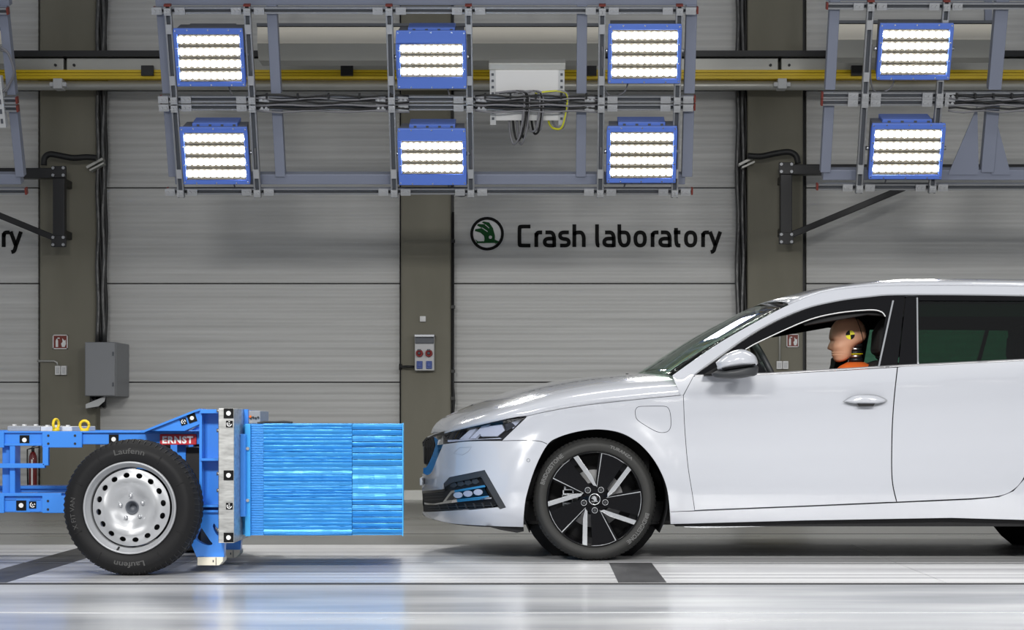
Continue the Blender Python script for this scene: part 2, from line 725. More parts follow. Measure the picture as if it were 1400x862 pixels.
# floor, with the track of steel plates let into it
mb = MB()
mb.box2((-14, 2.0, -0.30), (16, YW + 0.3, -0.004))
floor = mb.build('floor', M_floor)
tag(floor, 'glossy pale grey epoxy floor of the crash hall', None, kind='structure')
for (y0, y1) in ((8.69, 9.90), (9.925, 11.33)):
    for i in range(6):
        x0 = -9 + i * 3.6
        mb = MB()
        mb.box2((x0 + 0.002, y0, -0.0039), (x0 + 3.598, y1, 0))
        mb.build('track_plate', M_track, floor)
mb = MB()
mb.box2((-14, 11.36, -0.0039), (16, 17.8, -0.002))
mb.build('dimmed_floor_field', M_field, floor)  # thin slab, darkened to give the wall's reflection
for y, w in ((11.345, 0.03), (8.66, 0.05), (9.9125, 0.024), (12.45, 0.035)):
    mb = MB()
    mb.box2((-14, y - w / 2, -0.0039), (16, y + w / 2, -0.0012))
    mb.build('floor_joint', M_joint, floor)
mb = MB()
xs = [-9 + 0.35 * i for i in range(60)]
y = 7.37
prev = None
for i, x in enumerate(xs):
    yy = 7.37 + random.uniform(-0.012, 0.012)
    if prev:
        mb.beam((prev[0], prev[1], -0.0035), (x, yy, -0.0035), 0.014, 0.002)
    prev = (x, yy)
mb.build('floor_seam', M_seam, floor)
for xc, w in ((0.45, 0.215), (-2.50, 0.24)):
    mb = MB()
    mb.box2((xc - w / 2, 8.69, 0.0002), (xc + w / 2, 9.895, 0.0012))
    mb.build('cross_strip', M_mark, floor)
mb = MB()
mb.box2((-2.62, 9.93, 0.0002), (-2.38, 11.33, 0.0012))
mb.build('cross_strip', M_mark, floor)

# back wall: carrier plus horizontal sandwich panels, bay by bay
wall = MB()
wall.box2((-14, YW + 0.06, -0.3), (16, YW + 0.3, ZTOP + 0.1))
wall = wall.build('wall_back', M_dgrey)
tag(wall, 'ribbed pale grey sandwich panel back wall of the hall', None, kind='structure')
COLS = [(-450, -375), (54, 131), (548, 616), (1022, 1098), (1500, 1576), (1990, 2066)]
panel_edges = [682, 523, 388, 257, 124, -10, -145, -280]
for (a, b) in zip(COLS, COLS[1:]):
    xa, xb = wx(a[1]) + 0.03, wx(b[0]) - 0.01
    for k in range(len(panel_edges) - 1):
        z0, z1 = wz(panel_edges[k]), wz(panel_edges[k + 1])
        mb = MB()
        mb.box2((xa, YW, z0 + 0.005), (xb, YW + 0.06, min(z1, ZTOP) - 0.005))
        mb.build('wall_panel', M_wall, wall, bevel=0.004)
# plinth strips
for (a, b) in zip(COLS, COLS[1:]):
    mb = MB()
    mb.box2((wx(a[1]) + 0.03, YW - 0.02, -0.004), (wx(b[0]) - 0.01, YW - 0.001, 0.11))
    o = mb.build('baseboard_back', M_slated)
    tag(o, 'dark plinth strip at the foot of the ribbed back wall', None, kind='structure')
CL = ['first concrete column from the frame edge, far beyond the trolley', 'olive concrete column behind the trolley tyre', 'olive concrete column with the socket box, behind the gap between barrier and car', 'olive concrete column seen through the side window of the car', 'olive concrete column beyond the rear of the car', 'last olive concrete column, beyond the end of the track']
YC = 17.82                      # column faces
for (a, b), lab in zip(COLS, CL):
    mb = MB()
    mb.box2((wx(a, YC), YC, 0.0), (wx(b, YC), YW + 0.05, ZTOP))
    o = mb.build('column', M_conc, bevel=0.02)
    tag(o, lab, None, kind='structure')
    mb = MB()
    mb.box2((wx(a, YC) - 0.01, YC - 0.02, -0.004), (wx(b, YC) + 0.01, YW, 0.085))
    mb.build('column_base', M_girder, o)
# dark edge profiles beside the columns
for px, w in ((618.5, 3), (1009, 4), (1017, 3), (133, 3)):
    mb = MB()
    mb.box2((wx(px - w / 2), YW - 0.05, 0.0), (wx(px + w / 2), YW, ZTOP))
    o = mb.build('trim_1', M_blackst)
    tag(o, 'thin black edge profile between column and wall panels', None, kind='structure')
mb = MB()
mb.box2((-14, 9.5, ZTOP), (16, YW + 0.3, ZTOP + 0.2))
o = mb.build('ceiling', M_lgrey)
tag(o, 'pale ceiling high over the track', None, kind='structure')

# ---------------------------------------------------------------- writing on the wall
XH, AS = 22.0, 31.0
GL = {
    'C': (15, [[(15, 28), (1, 28), (0, 27), (0, 3), (1, 2), (15, 2)]]),
    'r': (8, [[(0, 0), (0, 19)], [(0, 14), (1, 20), (8, 20)]]),
    'a': (13, [[(1, 20), (13, 20), (13, 0)], [(13, 11.5), (0, 11.5), (0, 2), (13, 2)]]),
    's': (12, [[(12, 20), (0, 20), (0, 11.5), (12, 10.5), (12, 2), (0, 2)]]),
    'h': (13, [[(0, 0), (0, 31)], [(0, 16), (1, 20), (13, 20), (13, 0)]]),
    'l': (3, [[(0, 31), (0, 2), (3.4, 2)]]),
    'b': (13, [[(0, 31), (0, 2), (13, 2), (13, 20), (0, 20)]]),
    'o': (13, [[(0, 2), (13, 2), (13, 20), (0, 20), 'c']]),
    't': (9, [[(3, 26), (3, 2), (9, 2)], [(0, 20), (9, 20)]]),
    'y': (14, [[(0, 21), (7, 2)], [(14, 21), (7, 1), (5, -6), (1, -7)]]),
}


def wall_sign(px0, txt_px, logo, label):
    root = empty('wall_sign', (wx(px0), YW, wz(338)), label, 'sign')
    org = root.location
    k = 1 / SW
    for ch, px in txt_px:
        w, strokes = GL[ch]
        mb = MB(org)
        for st in strokes:
            closed = st[-1] == 'c'
            pts = [p for p in st if p != 'c']
            if len(pts) > 2:
                pts = chaikin(pts, 3, closed)
            L, R = ribbon(pts, 5.1, closed)
            n = len(pts)
            f = lambda p, y: Vector((wx(px + 2.2 + p[0]), y, wz(338) + p[1] * k))
            A = [[f(L[i], YW - 0.006), f(R[i], YW - 0.006), f(R[i], YW + 0.001), f(L[i], YW + 0.001)] for i in range(n)]
            for r in A:
                r.append(r[0])
            if closed:
                A.append(A[0])
            mb.grid(A, smooth=False)
            if not closed:
                mb.add(A[0][:4], [(0, 1, 2, 3)])
                mb.add(A[-1][:4], [(0, 1, 2, 3)])
        mb.build('letter', M_mblack, root)
    if logo:
        cx, cy, R = logo
        c = Vector((wx(cx), YW, wz(cy)))
        r = R * k
        mb = MB(org)
        mb.lathe([(0, -0.012), (r * 0.84, -0.012), (r * 0.84, 0)], c, seg=48, smooth=False)
        mb.build('emblem_disc', M_paper, root)
        mb = MB(org)
        mb.lathe([(r * 0.83, 0), (r * 0.83, -0.02), (r, -0.02), (r, 0)], c, seg=48, smooth=False)
        mb.build('emblem_ring', M_mblack, root)
        mb = MB(org)
        mb.lathe([(r, 0), (r, -0.015), (r * 1.05, -0.015), (r * 1.05, 0)], c, seg=48, smooth=False)
        mb.build('emblem_rim', M_lgrey, root)
        q = r / 66
        W1 = [(29, 33), (31, 8), (23, -22), (8, -44), (-14, -48), (-20, -44), (-8, -37), (-36, -38), (-39, -32), (-20, -22), (-46, -18), (-48, -11), (-26, -4), (-12, 8), (-10, 20), (-12, 33)]
        arrow = [(-47, 22), (-36, 30), (32, 30), (28, 22), (48, 31), (30, 42), (34, 36), (-36, 37), (-47, 44), (-40, 33)]
        mb = MB(org)
        for poly in (W1, arrow):
            y0 = YW - (0.018 if poly is W1 else 0.0185)
            mb.prism([(u * q, -v * q) for u, v in poly], lambda u, v: Vector((c.x + u, y0, c.z + v)), lambda u, v: Vector((c.x + u, YW - 0.011, c.z + v)))
        mb.build('winged_emblem', M_green, root)
        mb = MB(org)
        mb.lathe([(0, -0.021), (6.5 * q, -0.021), (6.5 * q, -0.012)], c + Vector((13 * q, 0, -14 * q)), seg=16, smooth=False)
        for a, b in (((-20, -23), (2, -8)), ((-8, -36), (8, -22))):
            mb.beam(c + Vector((a[0] * q, -0.0195, -a[1] * q)), c + Vector((b[0] * q, -0.0195, -b[1] * q)), 0.002, 3.0 * q)
        mb.build('emblem_detail', M_lgrey, root)
    return root


TXT = [('C', 708), ('r', 731), ('a', 742.5), ('s', 763.5), ('h', 783), ('l', 814), ('a', 824), ('b', 844.5), ('o', 866.5), ('r', 890), ('a', 900.5), ('t', 919), ('o', 935.5), ('r', 959), ('y', 968.5)]
wall_sign(708, TXT, (666, 320, 23), 'black Crash laboratory lettering with round green winged emblem on wall')
wall_sign(-248, [(c, p - 956) for c, p in TXT], None, 'black wall lettering of which only the ending ry shows by the column')

# ---------------------------------------------------------------- overhead crane rail across the columns
YR = 17.35
root = empty('crane_rail', (wx(700, YR), YR, wz(95, YR)), 'long grey rail girder with yellow conductor bar high across the columns', 'rail')
org = root.location
X0, X1 = -13, 15
mb = MB(org)
mb.box2((X0, YR, wz(77, YR)), (X1, YR + 0.3, wz(69, YR)))
mb.build('top_flange', M_blackst, root)
for i in range(7):
    a = 88 - 1 + (i - 3) * 490
    xa, xb = wx(a - 490 + 2, YR), wx(a - 2, YR)
    mb = MB(org)
    mb.box2((xa, YR + 0.05, wz(96, YR)), (xb, YR + 0.25, wz(78, YR)))
    o = mb.build('girder_section', M_girder, root, bevel=0.008)
    for q in (xb - 0.07, xa + 0.07):
        mb = MB(org)
        mb.cyl((q, YR + 0.055, wz(88, YR)), (q, YR + 0.03, wz(88, YR)), 0.012, 10)
        mb.build('bolt', M_blackst, o)
mb = MB(org)
for k in range(3):
    z = wz(96 + k * 4.2, YR)
    mb.box2((X0, YR - 0.02 + 0.006 * (k % 2), z - 0.024), (X1, YR + 0.08, z))
mb.build('conductor_bar', M_yellow, root)
mb = MB(org)
mb.cyl((X0, YR + 0.08, wz(115, YR)), (X1, YR + 0.08, wz(115, YR)), 0.042, 16)
mb.build('lower_tube', M_girder, root)
for px in (80, 1069, -410):
    mb = MB(org)
    x = wx(px, YR)
    mb.box2((x - 0.075, YR - 0.03, wz(119, YR)), (x + 0.075, YR + 0.1, wz(113, YR)))
    mb.box2((x - 0.04, YR - 0.04, wz(122, YR)), (x + 0.04, YR + 0.1, wz(108, YR)))
    mb.build('clamp', M_lgrey, root, bevel=0.006)
for px in (203, 475, 807, 1171):
    mb = MB(org)
    x = wx(px, YR)
    mb.box2((x - 0.055, YR - 0.06, wz(105, YR)), (x + 0.055, YR - 0.02, wz(91, YR)))
    mb.build('black_stop', M_blackst, root, bevel=0.004)


# bright aluminium girders behind the lighting frames
def girder(name, pa, pb, Y, ys, label):
    c = P((pa + pb) / 2, ys[1], Y)
    r = empty(name, c, label, 'beam', 'aluminium girders behind the light frames')
    mb = MB(c)
    xa, xb = wx(pa, Y), wx(pb, Y)
    mb.prism([(Y + 0.22, wz(ys[0], Y)), (Y, wz(ys[0] + 2, Y)), (Y - 0.02, wz(ys[1], Y)), (Y + 0.12, wz(ys[1], Y))], lambda u, v: Vector((xa, u, v)), lambda u, v: Vector((xb, u, v)))
    mb.build('upper_face', M_warm, r)  # pale colour carries the light that this side catches
    mb = MB(c)
    mb.prism([(Y - 0.015, wz(ys[1], Y)), (Y + 0.06, wz(ys[2], Y)), (Y + 0.3, wz(ys[2], Y)), (Y + 0.3, wz(ys[1], Y))], lambda u, v: Vector((xa, u, v)), lambda u, v: Vector((xb, u, v)))
    mb.build('lower_face', M_girder, r)
    mb = MB(c)
    mb.box2((xa - 0.01, Y + 0.02, wz(ys[0] - 4, Y)), (xb + 0.01, Y + 0.2, wz(ys[0], Y)))
    mb.build('cap_strip', M_slated, r)
    for q in (0.02, 0.98) if pb - pa < 300 else (0.04, 0.94):
        x = xa + (xb - xa) * q
        mb = MB(c)
        mb.box2((x - 0.03, Y + 0.16, wz(ys[0] - 4, Y)), (x + 0.03, Y + 0.2, ZTOP))
        mb.build('hanger', M_slate, r)
    return r


girder('metal_girder', 352, 822, 16.4, (35, 60, 81), 'long warm silver girder behind the middle light frame')
girder('metal_girder', 1140, 1362, 16.4, (31, 55, 77), 'shorter silver girder behind the light frame over the car roof')
girder('metal_girder', -420, 4, 16.4, (40, 61, 85), 'silver girder end behind the light frame over the trolley')


# ---------------------------------------------------------------- black swing brackets on the columns
def bracket(hx, hy, pxs, Y, label):
    r = empty('wall_bracket', P(hx, hy, Y), label, 'bracket', 'black support brackets on the columns')
    org = r.location
    vx0, vx1, y0, y1, ax, dx, dy = pxs
    mb = MB(org)
    mb.box2(P(vx0, y0, Y), P(vx1, y1, Y) + Vector((0, 0.09, 0)))
    mb.build('post', M_blackst, r, bevel=0.006)
    mb = MB(org)
    mb.box2(P(min(vx0, ax), y0 + 3, Y) - Vector((0, 0.02, 0)), P(max(vx1, ax), y0 + 17, Y) + Vector((0, 0.09, 0)))
    mb.build('arm', M_blackst, r, bevel=0.006)
    mb = MB(org)
    c = (vx0 + vx1) / 2
    mb.beam(P(c, y1 - 6, Y) + Vector((0, 0.045, 0)), P(dx, dy, Y) + Vector((0, 0.045, 0)), 0.08, 0.055)
    mb.build('brace', M_blackst, r, bevel=0.005)
    for yy in (y0 + 8, y1 - 4):
        o = MB(org)
        o.box2(P(c - 10, yy - 8, Y - 0.03), P(c + 10, yy + 8, Y - 0.03) + Vector((0, 0.02, 0)))
        o = o.build('flange_plate', M_blackst, r, bevel=0.003)
        for sx in (-7, 7):
            for sy in (-5, 5):
                b = MB(org)
                q = P(c + sx, yy + sy, Y - 0.03)
                b.cyl(q, q - Vector((0, 0.02, 0)), 0.014, 8)
                b.build('bolt', M_galvd, o)
    mb = MB(org)
    for yy in (y0 + 20, y1 - 16):
        mb.box2(P(c - 5, yy - 5, Y) + Vector((0, 0.05, 0)), Vector((P(c + 5, 0, Y).x, YC + 0.01, P(0, yy + 5, Y).z)))
    mb.build('standoff', M_blackst, r)


bracket(80, 330, (72, 88, 227, 334, -110, -90, 258), 17.45, 'black triangular bracket on the column behind the trolley')
bracket(1075, 330, (1067, 1083, 222, 330, 1420, 1238, 256), 17.45, 'black triangular bracket on the column above the car roof')


# ---------------------------------------------------------------- cable runs down the wall
def cable_run(pxs, y0, y1, Y, label, name='cable_bundle'):
    r = empty(name, P(pxs[0], y1, Y), label, 'cables')
    for i, px in enumerate(pxs):
        n = 40
        pts = []
        for k in range(n + 1):
            yy = y0 + (y1 - y0) * k / n
            pts.append(P(px + 1.0 * math.sin(k * 0.9 + i * 2), yy, Y + 0.02 * (i % 2)))
        mb = MB(r.location)
        mb.tube(pts, 0.016 if i % 2 else 0.02, 8)
        mb.build('cable', [M_cable, M_foil][(i + 1) % 2 if i < 4 else 0], r)
    return r


cable_run([134, 138, 141.5, 144.5], -140, 468, 17.75, 'foil wrapped and black cables running down to the grey cabinet')
cable_run([1008.5, 1012, 1015.5, 1019], -140, 640, 17.86, 'dark vertical cable bundle beside the column behind the car')
mb = MB()
mb.tube([P(619.5, 290, 17.85), P(619.5, 530, 17.85), P(621, 548, 17.84), P(619.5, 566, 17.85), P(619.5, 660, 17.85)], 0.011, 8)
for yy in (330, 420, 508, 545):
    mb.box(P(619.5, yy, 17.84), (0.035, 0.03, 0.03))
tag(mb.build('conduit', M_cable), 'thin black conduit down the edge of the socket column', 'conduit')
for pts, lab, clampx in (([(60, 226), (61, 216), (68, 211), (82, 213), (100, 216), (118, 215), (132, 216)], 'black hose arching from bracket to cables above the trolley', (120, 142, 218, 230)),
                         ([(1022, 213), (1040, 214), (1060, 210), (1078, 208), (1088, 213), (1091, 224)], 'black hose arching over to the bracket above the car', (1010, 1030, 216, 226))):
    c = P(*pts[0], 17.6)
    r = empty('hose', c, lab, 'hose')
    mb = MB(c)
    mb.tube([P(p[0], p[1], 17.6) for p in sp(pts, 5)], 0.028, 10)
    mb.build('hose_tube', M_cable, r)
    a = clampx
    mb = MB(c)
    mb.beam(P(a[0], a[3], 17.7), P(a[1], a[2], 17.7), 0.1, 0.022)
    mb.beam(P(a[0] + 4, a[3] + 4, 17.7), P(a[1] + 1, a[2] + 6, 17.7), 0.1, 0.015)
    mb.build('clamp', M_girder, r)

# ---------------------------------------------------------------- wall equipment
r = empty('cabinet', P(137, 542, 17.4), 'grey metal control cabinet hanging on the column edge above the trolley', 'cabinet')
org = r.location
mb = MB(org)
mb.box2(P(116, 468, 17.44), Vector((P(157.5, 0, 17.4).x, YW - 0.01, P(0, 542, 17.4).z)))
mb.build('body', M_cab, r, bevel=0.006)
mb = MB(org)
mb.box2(P(116.5, 468.5, 17.4), P(157, 541.5, 17.4) + Vector((0, 0.035, 0)))
d = mb.build('door', M_cab, r, bevel=0.006)
mb = MB(org)
for yy in (484, 526):
    mb.box(P(154.5, yy, 17.395), (0.012, 0.012, 0.035))
mb.build('latch', M_slated, d)
for i, px in enumerate((126, 131, 137, 142)):
    mb = MB(org)
    mb.tube([P(px, 541, 17.6), P(px, 552 + i, 17.6), P(px + 1, 556, 17.66)], 0.022, 8)
    mb.build('cable_gland', M_blackst, r)
mb = MB()
mb.prism([(0, 0), (24, -10), (28, -12), (26, -4), (18, 3), (0, 6)], lambda u, v: P(117 + u, 553 + v, 17.5), lambda u, v: P(117 + u, 553 + v, 17.75))
tag(mb.build('cable_outlet', M_lgrey, bevel=0.004), 'pale wedge shaped cable outlet under the grey cabinet', 'outlet')


def fire_sign(px0, py0, px1, py1, Y, label):
    c = P((px0 + px1) / 2, (py0 + py1) / 2, Y)
    r = empty('fire_sign', c, label, 'sign', 'fire equipment signs on the columns')
    mb = MB(c)
    mb.box2(P(px0, py0, Y), P(px1, py1, Y) + Vector((0, 0.012, 0)))
    mb.build('plate', M_signred, r)
    w, h = px1 - px0, py1 - py0
    f = lambda u, v, yo=0: P(px0 + u * w, py0 + v * h, Y - 0.002 - yo)
    mb = MB(c)
    e = 0.06
    for a, b in (((0, 0), (1, e)), ((0, 1 - e), (1, 1)), ((0, 0), (e, 1)), ((1 - e, 0), (1, 1))):
        mb.box2(f(*a), f(*b) + Vector((0, 0.003, 0)))
    mb.build('border', M_paper, r)
    mb = MB(c)       # extinguisher pictogram and flame
    mb.box2(f(0.2, 0.38), f(0.36, 0.86) + Vector((0, 0.003, 0)))
    mb.box2(f(0.24, 0.2), f(0.32, 0.38) + Vector((0, 0.003, 0)))
    mb.box2(f(0.24, 0.2), f(0.46, 0.28) + Vector((0, 0.003, 0)))
    mb.build('extinguisher_pictogram', M_paper, r)
    mb = MB(c)
    fl = [(0.62, 0.86), (0.56, 0.62), (0.66, 0.5), (0.64, 0.24), (0.78, 0.42), (0.86, 0.36), (0.88, 0.66), (0.8, 0.86)]
    mb.prism(fl, lambda u, v: f(u, v), lambda u, v: f(u, v) + Vector((0, 0.003, 0)))
    mb.build('flame_pictogram', M_paper, r)


fire_sign(72, 458, 92.5, 477.5, YC - 0.014, 'red fire extinguisher sign on the column behind the trolley')
fire_sign(1075.5, 457, 1092, 475, YC - 0.014, 'red fire extinguisher sign seen through the open car window')


def switch_box(px0, py0, px1, py1, Y, conduit, label):
    c = P((px0 + px1) / 2, (py0 + py1) / 2, Y)
    r = empty('switch_box', c, label, 'switch', 'twin switch boxes on the columns')
    m = (px0 + px1) / 2
    for a, b in ((px0, m - 0.4), (m + 0.4, px1)):
        mb = MB(c)
        mb.box2(P(a, py0, Y), P(b, py1, Y) + Vector((0, 0.05, 0)))
        o = mb.build('switch', M_paper, r, bevel=0.004)
        mb = MB(c)
        mb.box2(P(a + 1.6, py0 + 2, Y - 0.006), P(b - 1.6, py1 - 2, Y) + Vector((0, 0.004, 0)))
        mb.build('rocker', M_lgrey, o, bevel=0.002)
    mb = MB(c)
    mb.tube([P(p[0], p[1], Y + 0.03) for p in conduit], 0.010, 8)
    mb.build('conduit', M_girder, r)


switch_box(75, 500.5, 90.5, 513, YC - 0.05, [(51, 494), (74, 494), (78, 496), (79, 501)], 'pair of white switches under the fire sign behind the trolley')
switch_box(1062, 494, 1078, 505, YC - 0.05, [(1066, 420), (1066, 494)], 'pair of white switches on the column seen through the car window')
mb = MB()
mb.box2(P(574, 432.5, YC - 0.04), P(582, 440, YC - 0.04) + Vector((0, 0.04, 0)))
mb.box2(P(575.5, 434, YC - 0.045), P(580.5, 438.5, YC - 0.045) + Vector((0, 0.01, 0)))
tag(mb.build('sensor_box', M_paper, bevel=0.003), 'small white sensor box above the socket panel', 'sensor')
# socket panel
Y = YC - 0.12
r = empty('socket_panel', P(580, 508, Y), 'grey socket panel with two red and two blue outlets on the column', 'socket panel')
org = r.location
mb = MB(org)
mb.box2(P(567, 459, Y), P(593.5, 507, Y) + Vector((0, 0.12, 0)))
mb.build('body', M_lgrey, r, bevel=0.006)
mb = MB(org)
mb.box2(P(567.5, 462, Y - 0.02), P(593, 470, Y - 0.02) + Vector((0, 0.03, 0)))
mb.build('fuse_cover', M_slated, r, bevel=0.004)
mb = MB(org)
mb.box2(P(566.5, 457.5, Y - 0.04), P(594, 461, Y - 0.04) + Vector((0, 0.16, 0)))
mb.build('top_hood', M_galvd, r, bevel=0.003)
for px in (573.5, 586.5):
    c = P(px, 483.5, Y)
    mb = MB(org)
    mb.lathe([(0.0, -0.05), (0.022, -0.05), (0.030, -0.06), (0.033, -0.02), (0.034, 0)], c, seg=20)
    o = mb.build('red_socket', M_socketred, r)
    mb = MB(org)
    mb.lathe([(0, -0.062), (0.014, -0.062), (0.014, -0.05)], c, seg=16)
    mb.box(c + Vector((0, -0.05, 0.03)), (0.03, 0.03, 0.012))
    mb.build('socket_cap', M_slated, o)
    mb = MB(org)
    mb.box2(P(px - 4, 494, Y - 0.02), P(px + 4, 504.5, Y - 0.02) + Vector((0, 0.03, 0)))
    o = mb.build('blue_socket', M_socketblue, r, bevel=0.003)
    mb = MB(org)
    mb.box2(P(px - 2.6, 496, Y - 0.026), P(px + 2.6, 502, Y - 0.026) + Vector((0, 0.01, 0)))
    mb.build('socket_cap', M_socketblue, o, bevel=0.003)
mb = MB()
mb.tube([P(547.5, 502, 17.8), P(556, 501.5, 17.7), P(566, 502, 17.72)], 0.012, 8)
mb.cyl(P(547.5, 498, 17.8), P(547.5, 506, 17.8), 0.014, 8)
tag(mb.build('cable_stub', M_cable), 'short black cable stub entering the side of the socket panel', 'cable')
# extinguisher
c = P(45, 682, 17.6)
c.z = 0.03
r = empty('fire_extinguisher', c, 'dark red fire extinguisher standing by the column behind the trolley frame', 'extinguisher')
mb = MB(c)
mb.lathe([(0, 0), (0.034, 0), (0.037, 0.01), (0.037, 0.33), (0.034, 0.37), (0.022, 0.40), (0.013, 0.41), (0, 0.41)], c, 'z', 20)
mb.build('cylinder', M_redext, r)
mb = MB(c)
mb.cyl(c + Vector((0, 0, 0.405)), c + Vector((0, 0, 0.445)), 0.014, 10)
mb.beam(c + Vector((-0.01, 0, 0.45)), c + Vector((0.07, 0, 0.48)), 0.015, 0.01)
mb.beam(c + Vector((-0.01, 0, 0.44)), c + Vector((0.06, 0, 0.45)), 0.015, 0.008)
mb.tube([c + Vector(v) for v in ((-0.01, 0, 0.44), (-0.05, 0, 0.43), (-0.05, 0, 0.3), (-0.046, 0, 0.1))], 0.007, 8)
mb.build('valve', M_blackst, r)
mb = MB(c)
mb.box2(c + Vector((-0.006, -0.039, 0.05)), c + Vector((0.008, -0.03, 0.34)))
mb.build('highlight_strip', M_paper, r)  # white strip paints a highlight onto the red cylinder
mb = MB(c)
mb.box2(c + Vector((-0.05, -0.05, -0.034)), c + Vector((0.05, 0.05, 0.0)))
mb.build('stand', M_slated, r)
mat('target_yellow', (0.62, 0.62, 0.03), 0.5)
# ================================================================ LIGHTING FRAMES
RB = Vector((0, 15.0, CAMH + 315 / FPX * 15.0))          # point on the frames' plane, seen at py 260
RT = Vector((0, 14.47, CAMH + 567 / FPX * 14.47))        # and at py 8
RV = (RT - RB).normalized()                              # up along the plane
RA = math.atan2(-RV.y, RV.z)                             # tilt
RN = Vector((0, -math.cos(RA), -math.sin(RA)))           # front side, towards the track and down
RM = Matrix.Rotation(RA, 3, 'X')


def RL(px, py):
    d = Vector(((px - VX) / FPX, 1, -(py - VY) / FPX))
    o = Vector((0, 0, CAMH))
    t = (RB - o).dot(RN) / d.dot(RN)
    p = o + d * t - RB
    return p.x, p.dot(RV)


def rbox(mb, px0, py0, px1, py1, y0, y1, ref=None):
    """box in the tilted frame's coordinates covering a rectangle given at its own height (straight in the plane)"""
    xa, za = RL(px0, py0)
    xb, zb = RL(px1, py1)
    mb.box2((xa, y0, min(za, zb)), (xb, y1, max(za, zb)))


def light_frame(x0, x1, rows, uprights, posts, label, gusset=None, clip_out=True):
    """rows: py of the four struts' centres (top, mid, mid, bottom); posts: px at the top row"""
    r = empty('lighting_frame', RB, label, 'lighting frame', 'tilted lighting frames over the track', rot=(RA, 0, 0))
    ytop, ym1, ym2, ybot = rows
    lx = lambda px: RL(px, ytop)[0]
    z = [RL(0, y)[1] for y in rows]
    X0, X1 = lx(x0), lx(x1)
    # top and bottom frame beams
    mb = MB()
    mb.box2((X0, 0.03, z[0] + 0.025), (X1, 0.12, z[0] + 0.075))
    mb.build('top_beam', M_slate, r, bevel=0.004)
    mb = MB()
    mb.box2((X0 + 0.05, 0.03, z[3] + 0.035), (X1 - 0.05, 0.12, z[3] + 0.115))
    mb.build('bottom_beam', M_slate, r, bevel=0.004)
    # strut channels: two flanges with a dark slot between
    for i, zz in enumerate(z):
        h = 0.024
        mb = MB()
        mb.box2((X0, -0.045, zz + h * 0.45), (X1, 0.0, zz + h))
        mb.box2((X0, -0.045, zz - h), (X1, 0.0, zz - h * 0.45))
        o = mb.build('strut_rail', M_galvd, r)
        mb = MB()
        mb.box2((X0, -0.012, zz - h * 0.45), (X1, 0.0, zz + h * 0.45))
        mb.build('slotted_web', M_slated, o)
        for X in (X0, X1):
            mb = MB()
            mb.box((X, -0.024, zz), (0.014, 0.05, 0.05))
            mb.build('end_cap', M_signred, o)
    # posts
    for px, wpx in posts:
        X = lx(px)
        w = wpx / 184
        for a, b in ((z[1] + 0.03, z[0] + 0.03), (z[3] + 0.1, z[2] - 0.03)):
            mb = MB()
            mb.box2((X - w / 2, 0.01, a), (X + w / 2, 0.09, b))
            mb.build('post', M_slate, r, bevel=0.004)
    # uprights that carry the lamps, with their clamps
    bk = None
    for px in uprights:
        X = lx(px)
        mb = MB()
        for s in (-1, 1):
            mb.box2((X + s * 0.02 - 0.006, -0.085, z[3] - 0.04), (X + s * 0.02 + 0.006, -0.046, z[0] + 0.04))
        u = mb.build('upright', M_galvd, r)
        mb = MB()
        mb.box2((X - 0.014, -0.06, z[3] - 0.04), (X + 0.014, -0.046, z[0] + 0.04))
        mb.build('slotted_web', M_slated, u)
        mb = MB()
        mb.box((X, -0.07, z[0] + 0.045), (0.05, 0.05, 0.015))
        mb.build('end_cap', M_signred, u)
        for zz in z:
            for dx, w in ((-0.085, 0.075), (0, 0.05), (0.085, 0.075)):
                if bk is None or dx == 0:
                    mb = MB()
                    mb.box((0, -0.012, 0), (w, 0.02, 0.052))
                    mb.cyl((-w * 0.22, -0.024, 0), (-w * 0.22, -0.034, 0), 0.011, 8)
                    mb.cyl((w * 0.22, -0.024, 0), (w * 0.22, -0.034, 0), 0.011, 8)
                    o = mb.build('clamp', M_clamp, r)
                    if dx:
                        bk = o
                else:
                    o = bk.copy()
                    COL.objects.link(o)
                o.location = (X + dx, -0.045 if dx else -0.085, zz)
        # slots
        for zz in (z[0] - 0.13, z[1] + 0.15, z[3] + 0.15):
            mb = MB()
            mb.box((X, -0.088, zz), (0.042, 0.012, 0.07))
            mb.build('splice_plate', M_clamp, r)
    if gusset:
        for poly in gusset:
            mb = MB()
            q = [RL(*p) for p in poly]
            mb.prism(q, lambda u, v: Vector((u, 0.02, v)), lambda u, v: Vector((u, 0.03, v)))
            mb.build('gusset_plate', M_slate, r)
    return r, z


fr, Z4 = light_frame(212, 953, (13, 134, 145, 260), (232, 340, 533, 641, 823, 928), ((221, 16), (371, 14), (796, 14), (946, 15)), 'wide tilted frame carrying six floodlights above the barrier')
light_frame(1130, 1640, (7, 129, 138.5, 254), (1188, 1291), ((1142, 14), (1371, 18), (1600, 16)), 'tilted light frame over the car roof carrying two floodlights',
            gusset=(((1337, 146), (1297, 240), (1339, 240)), ((1358, 146), (1383, 240), (1356, 240))))
light_frame(-420, 12, (14, 136, 147, 260), (-300, -190), ((3, 12), (-250, 14)), 'light frame of which only the end shows above the trolley')


